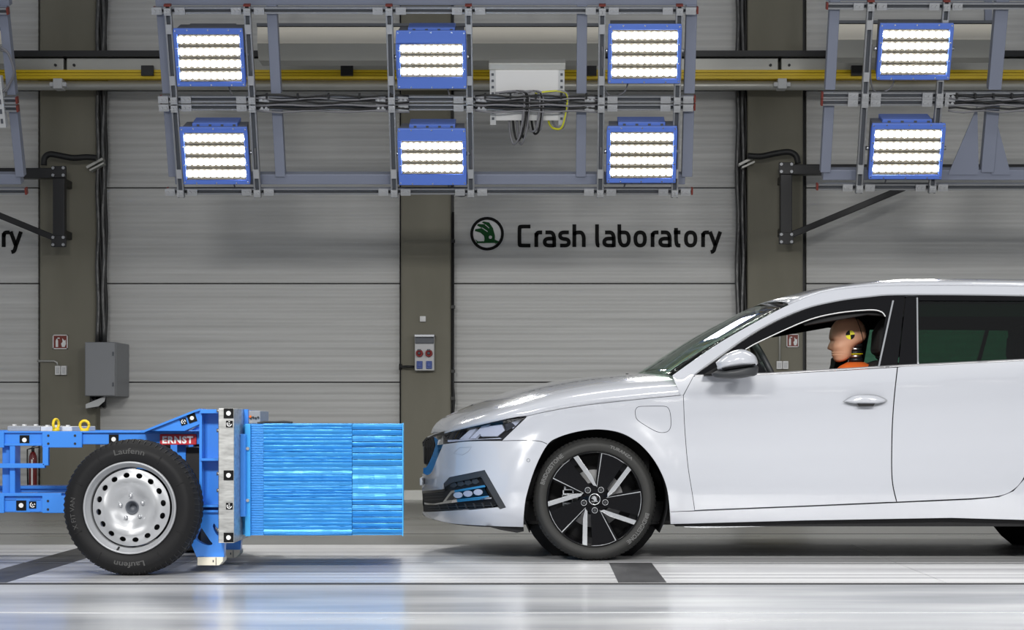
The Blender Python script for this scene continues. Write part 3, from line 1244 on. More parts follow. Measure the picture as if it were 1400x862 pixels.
# ---------------------------------------------------------------- floodlights
def floodlight(px0, py0, px1, py1, nrow, label, hood=(1, 0.012), dy=-0.10):
    """the lamp hangs between two uprights a little in front of the frame"""
    xa, za = RL(px0, py0)
    xb, zb = RL(px1, py1)
    k = 0.985
    cx, cz = (xa + xb) / 2 * k, (za + zb) / 2
    w, h = (xb - xa) * k, (za - zb) * k
    base = RB + RM @ Vector((cx, dy, cz))
    r = empty('floodlight', base, label, 'floodlight', 'LED floodlights on the lighting frames', rot=(RA, 0, 0))
    D = 0.20
    mb = MB()
    mb.prism([(-w / 2 + .01, -h / 2 + .01), (w / 2 - .01, -h / 2 + .01), (w / 2 - .01, h / 2 - .01), (-w / 2 + .01, h / 2 - .01)],
             lambda u, v: Vector((u, 0.0, v)), lambda u, v: Vector((u * 0.97, D, v * 0.94 + 0.01)))
    mb.build('housing', M_lampgrey, r)
    # heat sink hood on top
    mb = MB()
    mb.box2((-w * 0.34, 0.05, h / 2 - 0.04), (w * 0.34, D + 0.04, h / 2 + hood[1]))
    hs = mb.build('driver_hood', M_lampblue if hood[0] else M_lampgrey, r, bevel=0.004)
    mb = MB()
    for i in range(4):
        x = -w * 0.27 + i * w * 0.18
        mb.box2((x, 0.045, h / 2 - 0.02), (x + w * 0.04, 0.06, h / 2 + hood[1] - 0.008))
    mb.build('hood_slot', M_slated, hs)['kind'] = 'stuff'
    # bezel frame
    iy1 = h / 2 - (0.042 if nrow == 4 else 0.095)
    iy0 = -h / 2 + (0.035 if nrow == 4 else 0.085)
    ix = w / 2 - 0.026
    mb = MB()
    f = -0.03
    mb.box2((-w / 2, f, iy1), (w / 2, 0.0, h / 2))
    mb.box2((-w / 2, f, -h / 2), (w / 2, 0.0, iy0))
    mb.box2((-w / 2, f, iy0), (-ix, 0.0, iy1))
    mb.box2((ix, f, iy0), (w / 2, 0.0, iy1))
    bz = mb.build('bezel', M_lampblue, r, bevel=0.005)
    mb = MB()
    for sx in (-1, 1):
        for sz in (-0.46, -0.16, 0.16, 0.46):
            mb.cyl((sx * (w / 2 - 0.013), f, sz * h), (sx * (w / 2 - 0.013), f - 0.004, sz * h), 0.006, 6)
    for sz in (-1, 1):
        for sx in (-0.3, 0.0, 0.3):
            mb.cyl((sx * w, f, sz * (h / 2 - 0.012)), (sx * w, f - 0.004, sz * (h / 2 - 0.012)), 0.006, 6)
    mb.build('screw', M_satin, bz)['kind'] = 'stuff'
    mb = MB()
    mb.box2((-ix, -0.006, iy0), (ix, 0.0, iy1))
    mb.build('reflector_plate', M_lampdark, r)
    pitch = (iy1 - iy0) / nrow
    n = 10
    led = None
    for i in range(nrow):
        zc = iy0 + pitch * (i + 0.5)
        mb = MB()
        px = 2 * ix / n
        for j in range(n):
            x = -ix + px * (j + 0.5)
            mb.add([Vector((x + px * 0.53 * math.cos(a), -0.016, pitch * 0.285 * math.sin(a))) for a in [2 * PI * q / 12 for q in range(12)]], [tuple(range(12))])
        o = mb.build('led_row', M_led, r, fix=False)
        for v in o.data.vertices:
            v.co.x = max(-ix, min(ix, v.co.x))
        o.location = (0, 0, zc)
    for j in range(nrow + 1):
        zc = iy0 + pitch * j
        mb = MB()
        hgt = 0.05 * pitch
        mb.box2((-ix, -0.02, max(iy0, zc - hgt)), (ix, -0.006, min(iy1, zc + hgt)))
        mb.build('reflector_bar', M_lampdark, r)
    # side trunnions and cable
    for sx in (-1, 1):
        mb = MB()
        mb.cyl((sx * (w / 2 - 0.01), 0.04, 0.01), (sx * (w / 2 + 0.028), 0.04, 0.01), 0.016, 10)
        mb.build('trunnion', M_satin, r)
    mb = MB()
    s = 1 if px0 < 700 else -1
    mb.tube([Vector(p) for p in sp([(s * w * 0.2, 0.1, -h / 2 + 0.02), (s * w * 0.26, 0.1, -h / 2 - 0.09), (s * w * 0.45, 0.1, -h / 2 - 0.12), (s * (w / 2 + 0.03), 0.06, -h / 2 - 0.02), (s * (w / 2 + 0.045), 0.03, h * 0.1)], 5)], 0.006, 6)
    mb.build('lamp_cable', M_cableg, r)
    return r


floodlight(233, 34, 333, 114, 4, 'upper floodlight at the trolley end of the six lamp frame', hood=(0, -0.012))
floodlight(242, 168, 339, 247, 4, 'lower floodlight at the trolley end of the six lamp frame', hood=(1, 0.012))
floodlight(540, 37, 637, 117, 3, 'upper three row floodlight in the middle of the six lamp frame', hood=(1, 0.008))
floodlight(542, 170, 637, 248, 3, 'lower three row floodlight in the middle of the six lamp frame')
floodlight(833, 28, 931, 110, 4, 'upper floodlight next to the junction box at the car end', hood=(0, -0.02))
floodlight(831, 167, 925, 245, 4, 'lower floodlight below the junction box level at the car end')
floodlight(1207, 27, 1302, 105, 4, 'upper floodlight of the pair above the car roof', hood=(0, -0.02))
floodlight(1196, 163, 1291, 240, 4, 'lower floodlight of the pair above the car roof', hood=(1, 0.012))

# ---------------------------------------------------------------- junction box on the frame
xa, za = RL(668, 97)
xb, zb = RL(773, 166)
jb = empty('junction_box', RB + RM @ Vector(((xa + xb) / 2, 0.02, (za + zb) / 2)), 'pale junction box with hanging cable loops on the middle light frame', 'junction box', rot=(RA, 0, 0))
w, h = xb - xa, za - zb
mb = MB()
mb.box2((-w / 2 + 0.04, 0.0, -h / 2), (w / 2 - 0.04, 0.16, h / 2))
mb.build('body', M_paper, jb, bevel=0.006)
mb = MB()
mb.box2((-w / 2, 0.02, h / 2), (w / 2, 0.18, h / 2 + 0.05))
mb.build('hood', M_girder, jb, bevel=0.004)
for s in (-1, 1):
    mb = MB()
    mb.box2((s * (w / 2 - 0.03) - 0.022, -0.012, -h / 2 - 0.03), (s * (w / 2 - 0.03) + 0.022, 0.04, h / 2))
    o = mb.build('mounting_strip', M_lgrey, jb)
    mb = MB()
    for k in range(8):
        zz = -h / 2 + 0.02 + k * h / 8
        mb.box((s * (w / 2 - 0.03), -0.014, zz), (0.018, 0.006, 0.018))
    mb.build('slot', M_slated, o)
for i, (x0, dx, dep) in enumerate(((-0.14, 0.10, 0.17), (-0.11, 0.09, 0.14), (-0.08, 0.08, 0.17), (-0.05, 0.05, 0.12), (0.0, 0.08, 0.07), (0.03, 0.07, 0.09), (0.06, 0.05, 0.06), (0.16, 0.12, 0.05), (0.19, 0.1, 0.04))):
    mb = MB()
    pts = [(x0, 0.06, -h / 2 + 0.005), (x0 + 0.01, 0.0, -h / 2 - dep * 0.6), (x0 + dx * 0.4, -0.05, -h / 2 - dep), (x0 + dx * 0.9, -0.08, -h / 2 - dep * 0.4), (x0 + dx * 1.2, -0.085, h * 0.0), (x0 + dx * 1.0 - 0.03, -0.09, h * 0.14), (x0 - 0.10, -0.085, h * 0.1)]
    mb.tube([Vector(p) for p in sp(pts, 5)], 0.0085, 6)
    mb.build('cable_loop', MATS['target_yellow'] if i == 7 else (M_cable if i % 2 else M_cableg), jb)
# cable harnesses lying along the middle struts
for (a, b, lab) in ((350, 560, 'grey cable harness tied along the middle rail beside the junction box'), (650, 822, 'cable harness on the middle rail running across the junction box'), (1295, 1420, 'cable harness tied along the middle rail above the car roof')):
    xa, z0 = RL(a, 135)
    xb, _ = RL(b, 135)
    r = empty('cable_harness', RB + RM @ Vector((xa, -0.06, z0)), lab, 'cables', rot=(RA, 0, 0))
    L = xb - xa
    for i in range(6):
        pts = []
        zo = 0.036 - i * 0.0235
        for k in range(13):
            pts.append(Vector((L * k / 12, -0.01 + 0.006 * math.sin(i * 3 + k), zo + 0.007 * math.sin(k * 1.3 + i * 1.7))))
        mb = MB()
        mb.tube(pts, 0.0075, 6)
        mb.build('cable', M_cableg if i % 2 else M_cable, r)
    for k in range(5):
        mb = MB()
        mb.box((L * (k + 0.4) / 5, -0.01, 0.036), (0.014, 0.03, 0.04))
        mb.build('cable_tie', M_cable, r)
# terminal box at the end of the frame above the trolley
xa, za = RL(-12, 103)
xb, zb = RL(11, 172)
r = empty('terminal_box', RB + RM @ Vector(((xa + xb) / 2, -0.03, (za + zb) / 2)), 'small slotted terminal box at the frame end above the trolley', 'terminal box', rot=(RA, 0, 0))
w, h = xb - xa, za - zb
mb = MB()
mb.box2((-w / 2, -0.02, -h / 2), (w / 2 - 0.05, 0.05, h * 0.35))
mb.build('body', M_lgrey, r, bevel=0.004)
mb = MB()
mb.box2((w / 2 - 0.05, -0.03, -h / 2), (w / 2, 0.03, h / 2))
o = mb.build('mounting_strip', M_lgrey, r)
for k in range(5):
    mb = MB()
    mb.box((w / 2 - 0.025, -0.033, -h / 2 + 0.05 + k * h / 5.2), (0.016, 0.008, 0.035))
    mb.build('slot', M_slated, o)
for i in range(2):
    mb = MB()
    mb.tube([Vector(p) for p in sp([(w / 2 + 0.02, -0.02, h * 0.5 + 0.2 + 0.02 * i), (w / 2 + 0.08, -0.05, h * 0.5 + 0.18), (w / 2 + 0.11, -0.05, h * 0.5 + 0.05), (w / 2 + 0.07, -0.03, h * 0.4), (w / 2 + 0.0 + 0.02 * i, -0.02, h * 0.2)], 5)], 0.009, 6)
    mb.build('cable', M_cableg, r)
# ================================================================ BARRIER TROLLEY
YN = 9.05                                   # outer face of the near tyres
YM = 9.95                                   # middle plane of the trolley
TO = Vector((P(177, 0, YN).x, YM, 0))
trolley = empty('barrier_trolley', TO, 'blue steel crash barrier trolley on wheels carrying the honeycomb block', 'trolley')


def tyre_mesh(mb, c, R, rr, w, s, lugs=70):
    """s=+1: outer face towards -Y at c.y"""
    sh = R - rr
    prof = [(rr - 0.004, 0.03), (rr, 0.012), (rr + sh * 0.12, 0.002), (rr + sh * 0.4, -0.006), (rr + sh * 0.62, -0.004), (rr + sh * 0.64, -0.001), (rr + sh * 0.82, 0.006), (R - 0.012, 0.020), (R - 0.004, 0.032), (R, 0.05),
            (R + 0.001, w * 0.33), (R - 0.008, w * 0.34), (R - 0.008, w * 0.37), (R + 0.002, w * 0.38), (R + 0.002, w * 0.62), (R - 0.008, w * 0.63), (R - 0.008, w * 0.66), (R + 0.001, w * 0.67),
            (R, w - 0.05), (R - 0.004, w - 0.032), (R - 0.012, w - 0.02), (rr + sh * 0.6, w + 0.004), (rr + sh * 0.1, w - 0.002), (rr - 0.004, w - 0.03)]
    prof = [(r, h * s) for r, h in prof]

    def rf(r, h, k, i):
        return r - 0.0035 if (k % 3 == 0 and 7 <= i <= 20) else r
    mb.lathe(prof, c, 'y', lugs * 3, rfun=rf)


def tread_sipes(parent, R, s, n=72):
    mb = MB()
    for k in range(n):
        a = 2 * PI * (k + 0.5) / n
        u = Vector((math.cos(a), 0, math.sin(a)))
        t = Vector((-math.sin(a), 0, math.cos(a)))
        pts = [(R - 0.020, 0.0125), (R - 0.0115, 0.018), (R - 0.0035, 0.031), (R + 0.0006, 0.05)]
        for (r0, h0), (r1, h1) in zip(pts, pts[1:]):
            mb.beam(u * r0 + t * (0.004 * (R - r0) / 0.02) + Vector((0, h0 * s, 0)), u * r1 + t * (0.004 * (R - r1) / 0.02) + Vector((0, h1 * s, 0)), 0.0032, 0.0032, t)
    o = mb.build('tread_sipe', M_cable, parent)
    o['kind'] = 'stuff'


def arc_text(mb, s, c, rad, ang, size, depth, inward=False, sgn=1, off=0.0, sx=1.0):
    """text on a ring in the XZ plane, ang measured from +Z clockwise as seen by the viewer"""
    vs, fs = text_geo(s, size, off)
    out = []
    for x, y, z in vs:
        x *= sx
        if inward:
            a = ang - x / rad
            r = rad - y
        else:
            a = ang + x / rad
            r = rad + y
        out.append(Vector((c[0] + math.sin(a) * r, c[1] - sgn * depth, c[2] + math.cos(a) * r)))
    mb.add(out, fs)


def steel_wheel(parent, c, s, org, write=True):
    R, rr = 0.3165, 0.2135
    hub = Vector(c)
    w = bpy.data.objects.new('wheel', None)
    COL.objects.link(w)
    w.parent = parent
    w.location = hub - org
    o = Vector((0, 0, 0))
    mb = MB()
    tyre_mesh(mb, o, R, rr, 0.21, s)
    mb.build('tyre', M_rubber, w)
    tread_sipes(w, R, s)
    # rim lip, well
    mb = MB()
    mb.lathe([(h, q * s) for h, q in ((0.216, 0.016), (0.216, 0.002), (0.211, -0.004), (0.206, 0.002), (0.203, 0.022), (0.192, 0.028), (0.188, 0.05), (0.186, 0.10), (0.182, 0.16), (0.21, 0.2))], o, seg=72)
    mb.build('rim', M_steelrim, w)
    # disc with sixteen hand holes
    def dz(r):
        return smo([(0.0, 0.060), (0.068, 0.060), (0.076, 0.056), (0.090, 0.038), (0.104, 0.020), (0.114, 0.010), (0.120, 0.010), (0.127, 0.022), (0.134, 0.031), (0.140, 0.033), (0.168, 0.034), (0.176, 0.040), (0.19, 0.055)], r)
    holes = []
    for k in range(16):
        a = 2 * PI * (k + 0.35) / 16
        cx, cy = 0.152 * math.cos(a), 0.152 * math.sin(a)
        h = []
        for q in range(14):
            b = 2 * PI * q / 14
            u, v = 0.0125 * math.cos(b), 0.0150 * math.sin(b)
            h.append((cx + u * math.cos(a) - v * math.sin(a), cy + u * math.sin(a) + v * math.cos(a)))
        holes.append(h)
    holes.append(circle(0, 0, 0.030, 32))
    g = []
    gx = arange(-0.19, 0.19, 0.009)
    plate('wheel_disc', circle(0, 0, 0.1795, 90), holes, lambda u, v: Vector((u, dz(math.hypot(u, v)) * s, v)), gx, gx, M_steelrim, w, 0.006, eps=0.004, out=(0, -s, 0))
    mb = MB()
    mb.lathe([(h, q * s) for h, q in ((0.0, 0.09), (0.018, 0.09), (0.02, 0.065), (0.026, 0.06), (0.030, 0.050), (0.033, 0.064))], o, seg=32)
    mb.build('hub', M_slated, w)
    mb = MB()
    mb.lathe([(h, q * s) for h, q in ((0, 0.004), (0.078, 0.004), (0.078, 0.012), (0.0, 0.012))], Vector((0, 0.10 * s, 0)), seg=32)
    mb.lathe([(h, q * s) for h, q in ((0, 0), (0.17, 0.0), (0.18, 0.03))], Vector((0, 0.11 * s, 0)), seg=32)
    mb.build('brake_drum', M_blackst, w)
    bm0 = None
    for k in range(5):
        a = PI / 2 + 0.1 + 2 * PI * k / 5
        if bm0 is None:
            mb = MB()
            mb.lathe([(h, q * s) for h, q in ((0, 0.044), (0.0065, 0.044), (0.009, 0.052), (0.0095, 0.064))], o, seg=10)
            b = bm0 = mb.build('wheel_bolt', M_satin, w)
        else:
            b = bm0.copy()
            COL.objects.link(b)
        b.location = (0.054 * math.cos(a), 0, 0.054 * math.sin(a))
    mb = MB()
    mb.cyl((-0.055, 0.03 * s, -0.185), (-0.062, 0.002 * s, -0.203), 0.005, 8)
    mb.build('valve', M_cable, w)
    mb = MB()
    for k in range(4):                   # raised bars on the sidewall
        for d in (-0.56, 0.56):
            a = k * PI / 2 + d * (1 if k % 2 == 0 else 0.8)
            u = Vector((math.sin(a), 0, math.cos(a)))
            mb.beam(u * 0.243 + Vector((0, -0.0055 * s, 0)), u * 0.279 + Vector((0, -0.0052 * s, 0)), 0.004, 0.004, (0, 1, 0))
    mb.build('sidewall_bar', M_rubber, w)
    if write:
        mb = MB()
        arc_text(mb, 'Laufenn', o, 0.252, 0.0, 0.036, 0.0075, sx=1.25, off=0.0006)
        mb.build('tyre_lettering', M_rubberl, w)
        mb = MB()
        arc_text(mb, 'Laufenn', o, 0.252, PI, 0.036, 0.0075, sx=1.25, off=0.0006)
        mb.build('tyre_lettering', M_rubberl, w)
        mb = MB()
        arc_text(mb, 'X FIT VAN', o, 0.254, -PI / 2 - 0.1, 0.030, 0.0075, sx=1.05)
        mb.build('tyre_lettering', M_rubberl, w)
    return w


steel_wheel(trolley, (TO.x, YN, 0.3165), 1, TO)
steel_wheel(trolley, (TO.x, 2 * YM - YN, 0.3165), -1, TO, False)


def tbox(name, px0, py0, px1, py1, Y, dep, m=None, far=True, parent=None, bevel=0.003, both_list=None):
    """a bar of the near side frame and its twin on the far side"""
    a, b = P(px0, py0, Y), P(px1, py1, Y)
    out = []
    for f in ((0, 1) if far else (0,)):
        mb = MB(TO)
        y0, y1 = (Y, Y + dep) if f == 0 else (2 * YM - Y - dep, 2 * YM - Y)
        mb.box2((a.x, y0, a.z), (b.x, y1, b.z))
        out.append(mb.build(name, m or M_bluepaint, parent or trolley, bevel=bevel))
    return out[0]


YF = 9.40
LX = -520
tbox('main_beam', LX, 592, 274, 608, YF, 0.10)
tbox('beam_cap', LX, 590, 274, 592.5, YF - 0.015, 0.13)
tbox('joint_plate', -40, 590.3, 5.5, 612.5, YF - 0.02, 0.02)
p = tbox('joint_plate', 57.5, 590.3, 112, 612.5, YF - 0.02, 0.02)
for a, b in ((66, 596), (102.5, 596), (66, 607), (102.5, 607)):
    mb = MB(TO)
    mb.cyl(P(a, b, YF - 0.02), P(a, b, YF - 0.023), 0.006, 10)
    mb.build('bolt_hole', M_blackst, p)
tbox('web_strip', 5.5, 606.5, 57.5, 610, YF - 0.01, 0.02)
tbox('lower_beam', LX, 679, 150, 701, YF, 0.10)
tbox('lower_flange', LX, 674.5, 84, 679, YF - 0.02, 0.14)
tbox('joint_plate', -40, 678, 5.5, 702, YF - 0.02, 0.02)
p = tbox('joint_plate', 57.5, 678, 90, 702, YF - 0.02, 0.02)
for a, b in ((65.5, 685.5), (65.5, 697)):
    mb = MB(TO)
    mb.cyl(P(a, b, YF - 0.02), P(a, b, YF - 0.023), 0.006, 10)
    mb.build('bolt_hole', M_blackst, p)
mb = MB(TO)
for yy in (682.5, 699):
    for a, b in ((7, 21), (41, 55)):
        mb.box2(P(a, yy, YF - 0.006), P(b, yy + 1.3, YF - 0.006) + Vector((0, 0.01, 0)))
mb.build('weld_bead', M_bluedark, trolley)
tbox('upright', 3, 608, 13, 676, YF + 0.03, 0.07, M_bluedark, far=False)
tbox('upright', 13, 608, 20.5, 676, YF - 0.005, 0.1, far=False)
tbox('cable_bracket', LX, 634, 61, 640.5, YF - 0.03, 0.03, far=False)
tbox('cable_bracket', 58, 612, 66, 637, YF - 0.03, 0.03, far=False)
# cross members and axle
for px, py, h in ((-60, 600, 0.06), (95, 600, 0.06), (-60, 690, 0.06), (240, 600, 0.06)):
    mb = MB(TO)
    c = P(px, py, YF)
    mb.box2((c.x - 0.05, YF + 0.05, c.z - h / 2), (c.x + 0.05, 2 * YM - YF - 0.05, c.z + h / 2))
    mb.build('cross_member', M_bluepaint, trolley, bevel=0.003)
mb = MB(TO)
mb.cyl((TO.x, YN + 0.13, 0.3165), (TO.x, 2 * YM - YN - 0.13, 0.3165), 0.045, 16)
mb.build('axle', M_blackst, trolley)
mb = MB(TO)
for y in (YF + 0.1, 2 * YM - YF - 0.13):
    mb.box2((TO.x - 0.06, y, 0.28), (TO.x + 0.06, y + 0.03, 0.62))
mb.build('axle_carrier', M_bluepaint, trolley)
tbox('rear_post', 242, 608, 254, 700, YF + 0.06, 0.08)
# black splash guard behind the wheel
mb = MB(TO)
a, b = P(254, 612, 9.5), P(276, 752, 9.5)
mb.box2((a.x, 9.47, b.z), (b.x, 10.4, a.z))
mb.build('splash_guard', M_blackst, trolley)
mb = MB(TO)
mb.prism([(200, 700), (262, 700), (263, 752), (240, 758)], lambda u, v: P(u, v, 9.47), lambda u, v: P(u, v, 9.5))
mb.build('splash_guard', M_blackst, trolley)

# sloped arm up to the head frame (near and far)
YA = 9.30
arm = [(196, 590), (258, 566), (272, 560.5), (298.5, 560.5), (298.5, 565.5), (275, 566), (274, 608), (269, 608), (269, 576), (252, 590)]
arm = [(196, 590), (266, 563), (274, 560.5), (274, 580), (252, 590)]
for f in (0, 1):
    fl = (lambda p: p) if f == 0 else (lambda p: Vector((p.x, 2 * YM - p.y, p.z)))
    mb = MB(TO)
    mb.prism(arm, lambda u, v: fl(P(u, v, YA)), lambda u, v: fl(P(u, v, YA) + Vector((0, 0.12, 0))))
    mb.build('sloped_arm', M_bluepaint, trolley, bevel=0.003)
    mb = MB(TO)
    mb.prism([(192, 590.5), (265, 561.5), (274, 559), (274, 561.5), (266, 564), (197, 591.5)], lambda u, v: fl(P(u, v, YA - 0.02)), lambda u, v: fl(P(u, v, YA) + Vector((0, 0.14, 0))))
    mb.build('arm_flange', M_bluepaint, trolley)
    # head frame: side plates with pockets and shelves
    mb = MB(TO)
    mb.prism([(273.5, 560), (298.5, 560), (298.5, 565.5), (273.5, 565.5)], lambda u, v: fl(P(u, v, YA - 0.03)), lambda u, v: fl(P(u, v, YA) + Vector((0, 0.25, 0))))
    mb.build('shelf', M_bluepaint, trolley, bevel=0.002)
    mb = MB(TO)
    mb.prism([(274, 565), (298.5, 565), (298.5, 700), (274, 700)], lambda u, v: fl(P(u, v, YA + 0.07)), lambda u, v: fl(P(u, v, YA) + Vector((0, 0.1, 0))))
    mb.build('pocket_web', M_bluepaint, trolley)
    mb = MB(TO)
    mb.prism([(272.5, 560), (276, 560), (276, 700), (272.5, 700)], lambda u, v: fl(P(u, v, YA - 0.01)), lambda u, v: fl(P(u, v, YA) + Vector((0, 0.12, 0))))
    mb.build('pocket_edge', M_bluepaint, trolley)
    for y0, y1 in ((627, 630.5), (691, 694), (698, 701)):
        mb = MB(TO)
        mb.prism([(274, y0), (298.5, y0), (298.5, y1), (274, y1)], lambda u, v: fl(P(u, v, YA - 0.02)), lambda u, v: fl(P(u, v, YA) + Vector((0, 0.25, 0))))
        mb.build('shelf', M_bluepaint, trolley, bevel=0.002)
# foot plates with slots, standing on pale skids
foot = [(272, 700), (298.5, 700), (299, 742), (307, 743), (306, 762.5), (269, 762.5), (262, 746), (266, 730)]
slot1 = sp([(275.5, 722), (286, 738), (290.5, 744), (286, 746), (277, 744), (268, 738), (270, 730), (275, 721)], 3)[:-1]
slot2 = sp([(293, 716), (298, 725), (298.2, 733), (294, 728), (291, 720), (292.6, 716)], 3)[:-1]
for Y in (9.30, 9.82):
    plate('foot_plate', dense(foot, 6), [slot1, slot2], lambda u, v: P(u, v, 9.30) + Vector((0, Y - 9.30, 0)), [], [], M_bluepaint, trolley, 0.05, org=TO, out=(0, -1, 0))
    mb = MB(TO)
    mb.prism([(270, 762), (305.5, 762), (305, 768), (300, 773.5), (270, 773.5)], lambda u, v: P(u, v, 9.30) + Vector((0, Y - 9.31, 0)), lambda u, v: P(u, v, 9.30) + Vector((0, Y - 9.20, 0)))
    s = mb.build('skid', M_cream, trolley, bevel=0.003)
    mb = MB(TO)
    mb.box2(P(295.6, 762.5, 9.30) + Vector((0, Y - 9.314, 0)), P(296.2, 773, 9.30) + Vector((0, Y - 9.30, 0)))
    mb.box2(P(291.5, 766, 9.30) + Vector((0, Y - 9.314, 0)), P(292.8, 769, 9.30) + Vector((0, Y - 9.30, 0)))
    mb.build('skid_joint', M_dgrey, s)
# galvanised head plate: a thick slab across the trolley
YG = 9.22
a, b = P(298.5, 558.5, YG), P(320, 743, YG)
mb = MB(TO)
mb.box2((a.x, YG, b.z), (b.x, 9.55, a.z))
mb.build('head_plate', M_galv, trolley, bevel=0.003)
mb = MB(TO)
mb.box2((a.x, 9.551, b.z), (b.x, 2 * YM - YG, a.z - 0.075))
mb.build('head_plate', M_galv, trolley, bevel=0.003)
gx1 = b.x
for py in (562, 648, 671, 589, 725):
    mb = MB(TO)
    mb.cyl(P(297.6, py, 9.25) - Vector((0.004, 0, 0)), P(297.6, py, 9.25) + Vector((0.012, 0, 0)), 0.009, 8)
    mb.build('head_bolt', M_galvd, trolley)
# blue adapter between plate and barrier
YB = 9.45
b0, b1 = P(336, 593.7, 9.40), P(336, 707, 9.40)
mb = MB(TO)
mb.box2((gx1, 9.40, b1.z), (P(335.5, 0, 9.40).x, 10.5, b0.z))
mb.build('adapter_box', M_bluepaint, trolley, bevel=0.004)
mb = MB(TO)
mb.box2((gx1, 9.5, P(0, 732, 9.5).z), (P(335.5, 0, 9.45).x, 10.4, P(0, 581, 9.5).z))
mb.build('adapter_core', M_honeyl, trolley, bevel=0.003)
mb = MB(TO)
a = P(333.2, 558.5, 9.5)
mb.box2((gx1 + 0.001, 9.52, P(0, 592, 9.52).z), (gx1 + 0.02, 9.56, P(0, 560, 9.52).z))
mb.build('blue_edge', M_bluepaint, trolley)
# connector box on top of the plate
a, b = P(337, 562, 9.8), P(356, 579.5, 9.8)
mb = MB(TO)
mb.box2((a.x, 9.8, b.z), (b.x, 10.1, a.z))
cb = mb.build('connector_box', M_cab, trolley, bevel=0.004)
mb = MB(TO)
for i in range(5):
    mb.cyl(P(339.5 + i * 3.4, 571 + (i % 2), 9.8), P(339.5 + i * 3.4, 571 + (i % 2), 9.8) - Vector((0, 0.012, 0)), 0.005, 8)
mb.build('connector', M_blackst, cb)
mb = MB(TO)
mb.cyl(P(342.5, 570, 9.8), P(342.5, 570, 9.8) - Vector((0, 0.014, 0)), 0.006, 8)
mb.build('orange_connector', M_orange, cb)
# yellow lifting eyes
mb = MB(TO)
c = P(115.5, 582, 9.45)
ringp = [c + Vector((0.022 * math.cos(2 * PI * k / 24), 0, 0.022 * math.sin(2 * PI * k / 24))) for k in range(25)]
mb.tube(ringp, 0.0068, 10)
mb.cyl(P(115.5, 590.5, 9.45), P(115.5, 587.5, 9.45), 0.022, 14)
mb.build('lifting_eye', M_yellow, trolley)
mb = MB(TO)
c = P(76.5, 580.5, 9.45)
ringp = [c + Vector((0.008 * math.cos(2 * PI * k / 24), 0.022 * math.cos(2 * PI * k / 24), 0.024 * math.sin(2 * PI * k / 24))) for k in range(25)]
mb.tube(ringp, 0.0068, 10)
mb.cyl(P(76.5, 590.5, 9.45), P(76.5, 586, 9.45), 0.018, 14)
mb.build('lifting_eye', M_yellow, trolley)
# silver ballast plates on the top beam
for (a, b, c, d) in ((10, 582.5, 55, 590.3), (55.4, 583.5, 98.5, 590.3)):
    mb = MB(TO)
    p0, p1 = P(a, c, 9.55), P(b, d, 9.55)
    mb.box2(P(a, b, 9.52), P(c, d, 9.52) + Vector((0, 0.5, 0)))
    o = mb.build('ballast_plate', M_lgrey if a > 20 else M_satin, trolley, bevel=0.003)
    mb = MB(TO)
    for q in (0.2, 0.5, 0.85):
        x = a + (c - a) * q
        mb.box2(P(x - 2, b - 2, 9.55), P(x + 2, b + 0.2, 9.55) + Vector((0, 0.03, 0)))
    mb.build('clamp', M_lgrey, o)
# maker's sign on the beam
mb = MB(TO)
mb.box2(P(218.5, 594, YF - 0.012), P(268.5, 608.6, YF - 0.012) + Vector((0, 0.012, 0)))
s = mb.build('sign_plate', M_red, trolley, bevel=0.003)
mb = MB(TO)
vs, fs = text_geo('ERNST', 0.045, 0.002, 1.14)
xs_ = [v[0] for v in vs]
sx = 0.148 / (max(xs_) - min(xs_))
c = P(243, 606.2, YF - 0.0135)
cxm = (max(xs_) + min(xs_)) / 2
mb.add([Vector((c.x + (v[0] - cxm) * sx, c.y, c.z + v[1])) for v in vs], fs)
mb.build('sign_lettering', M_paper, s, fix=False)


# photogrammetry markers
def marker(px, py, Y, size, code, ang=0.0, seed=0):
    c = P(px, py, Y)
    k = Y / FPX
    h = size * k / 2
    R = Matrix.Rotation(ang, 3, 'Y')
    mb = MB(TO)
    mb.box(c, (2 * h, 0.004, 2 * h), R)
    o = mb.build('coded_marker' if code else 'square_marker', M_mblack, trolley)
    mb = MB(TO)
    if code:
        rnd = random.Random(seed)
        mb.lathe([(0, -0.003), (h * 0.2, -0.003), (h * 0.2, 0)], c, seg=12, smooth=False)
        for q in range(10):
            if rnd.random() < 0.5:
                a0 = 2 * PI * q / 10
                pts = []
                for r in (0.5, 0.78):
                    for t in (0, 0.31, 0.62):
                        pts.append(c + Vector((math.cos(a0 + t) * r * h, -0.003, math.sin(a0 + t) * r * h)))
                mb.add(pts, [(0, 1, 4, 3), (1, 2, 5, 4)])
    else:
        mb.lathe([(0, -0.003), (h * 0.48, -0.003), (h * 0.48, 0)], c, seg=20, smooth=False)
    mb.build('marker_dot', M_dot, o, fix=False)


for px, py, Y, sz, code, ang in ((33.5, 602, YF - 0.004, 13, 0, 0), (155.5, 601, YF - 0.004, 13, 0, 0), (29, 691.5, YF - 0.004, 13.5, 0, 0), (44.7, 690.7, YF - 0.004, 9.5, 1, 0),
                                 (312.5, 565.5, YG - 0.003, 13.3, 0, 0), (313.5, 580, YG - 0.003, 9, 1, 0), (312.5, 650.3, YG - 0.003, 13.3, 0, 0), (313.5, 692.5, YG - 0.003, 9, 1, 0), (312.5, 735.5, YG - 0.003, 13.3, 0, 0),
                                 (262.5, 572, YA - 0.004, 11.5, 0, -0.32), (251, 577, YA - 0.004, 8.5, 1, -0.32)):
    marker(px, py, Y, sz, code, ang, int(px))

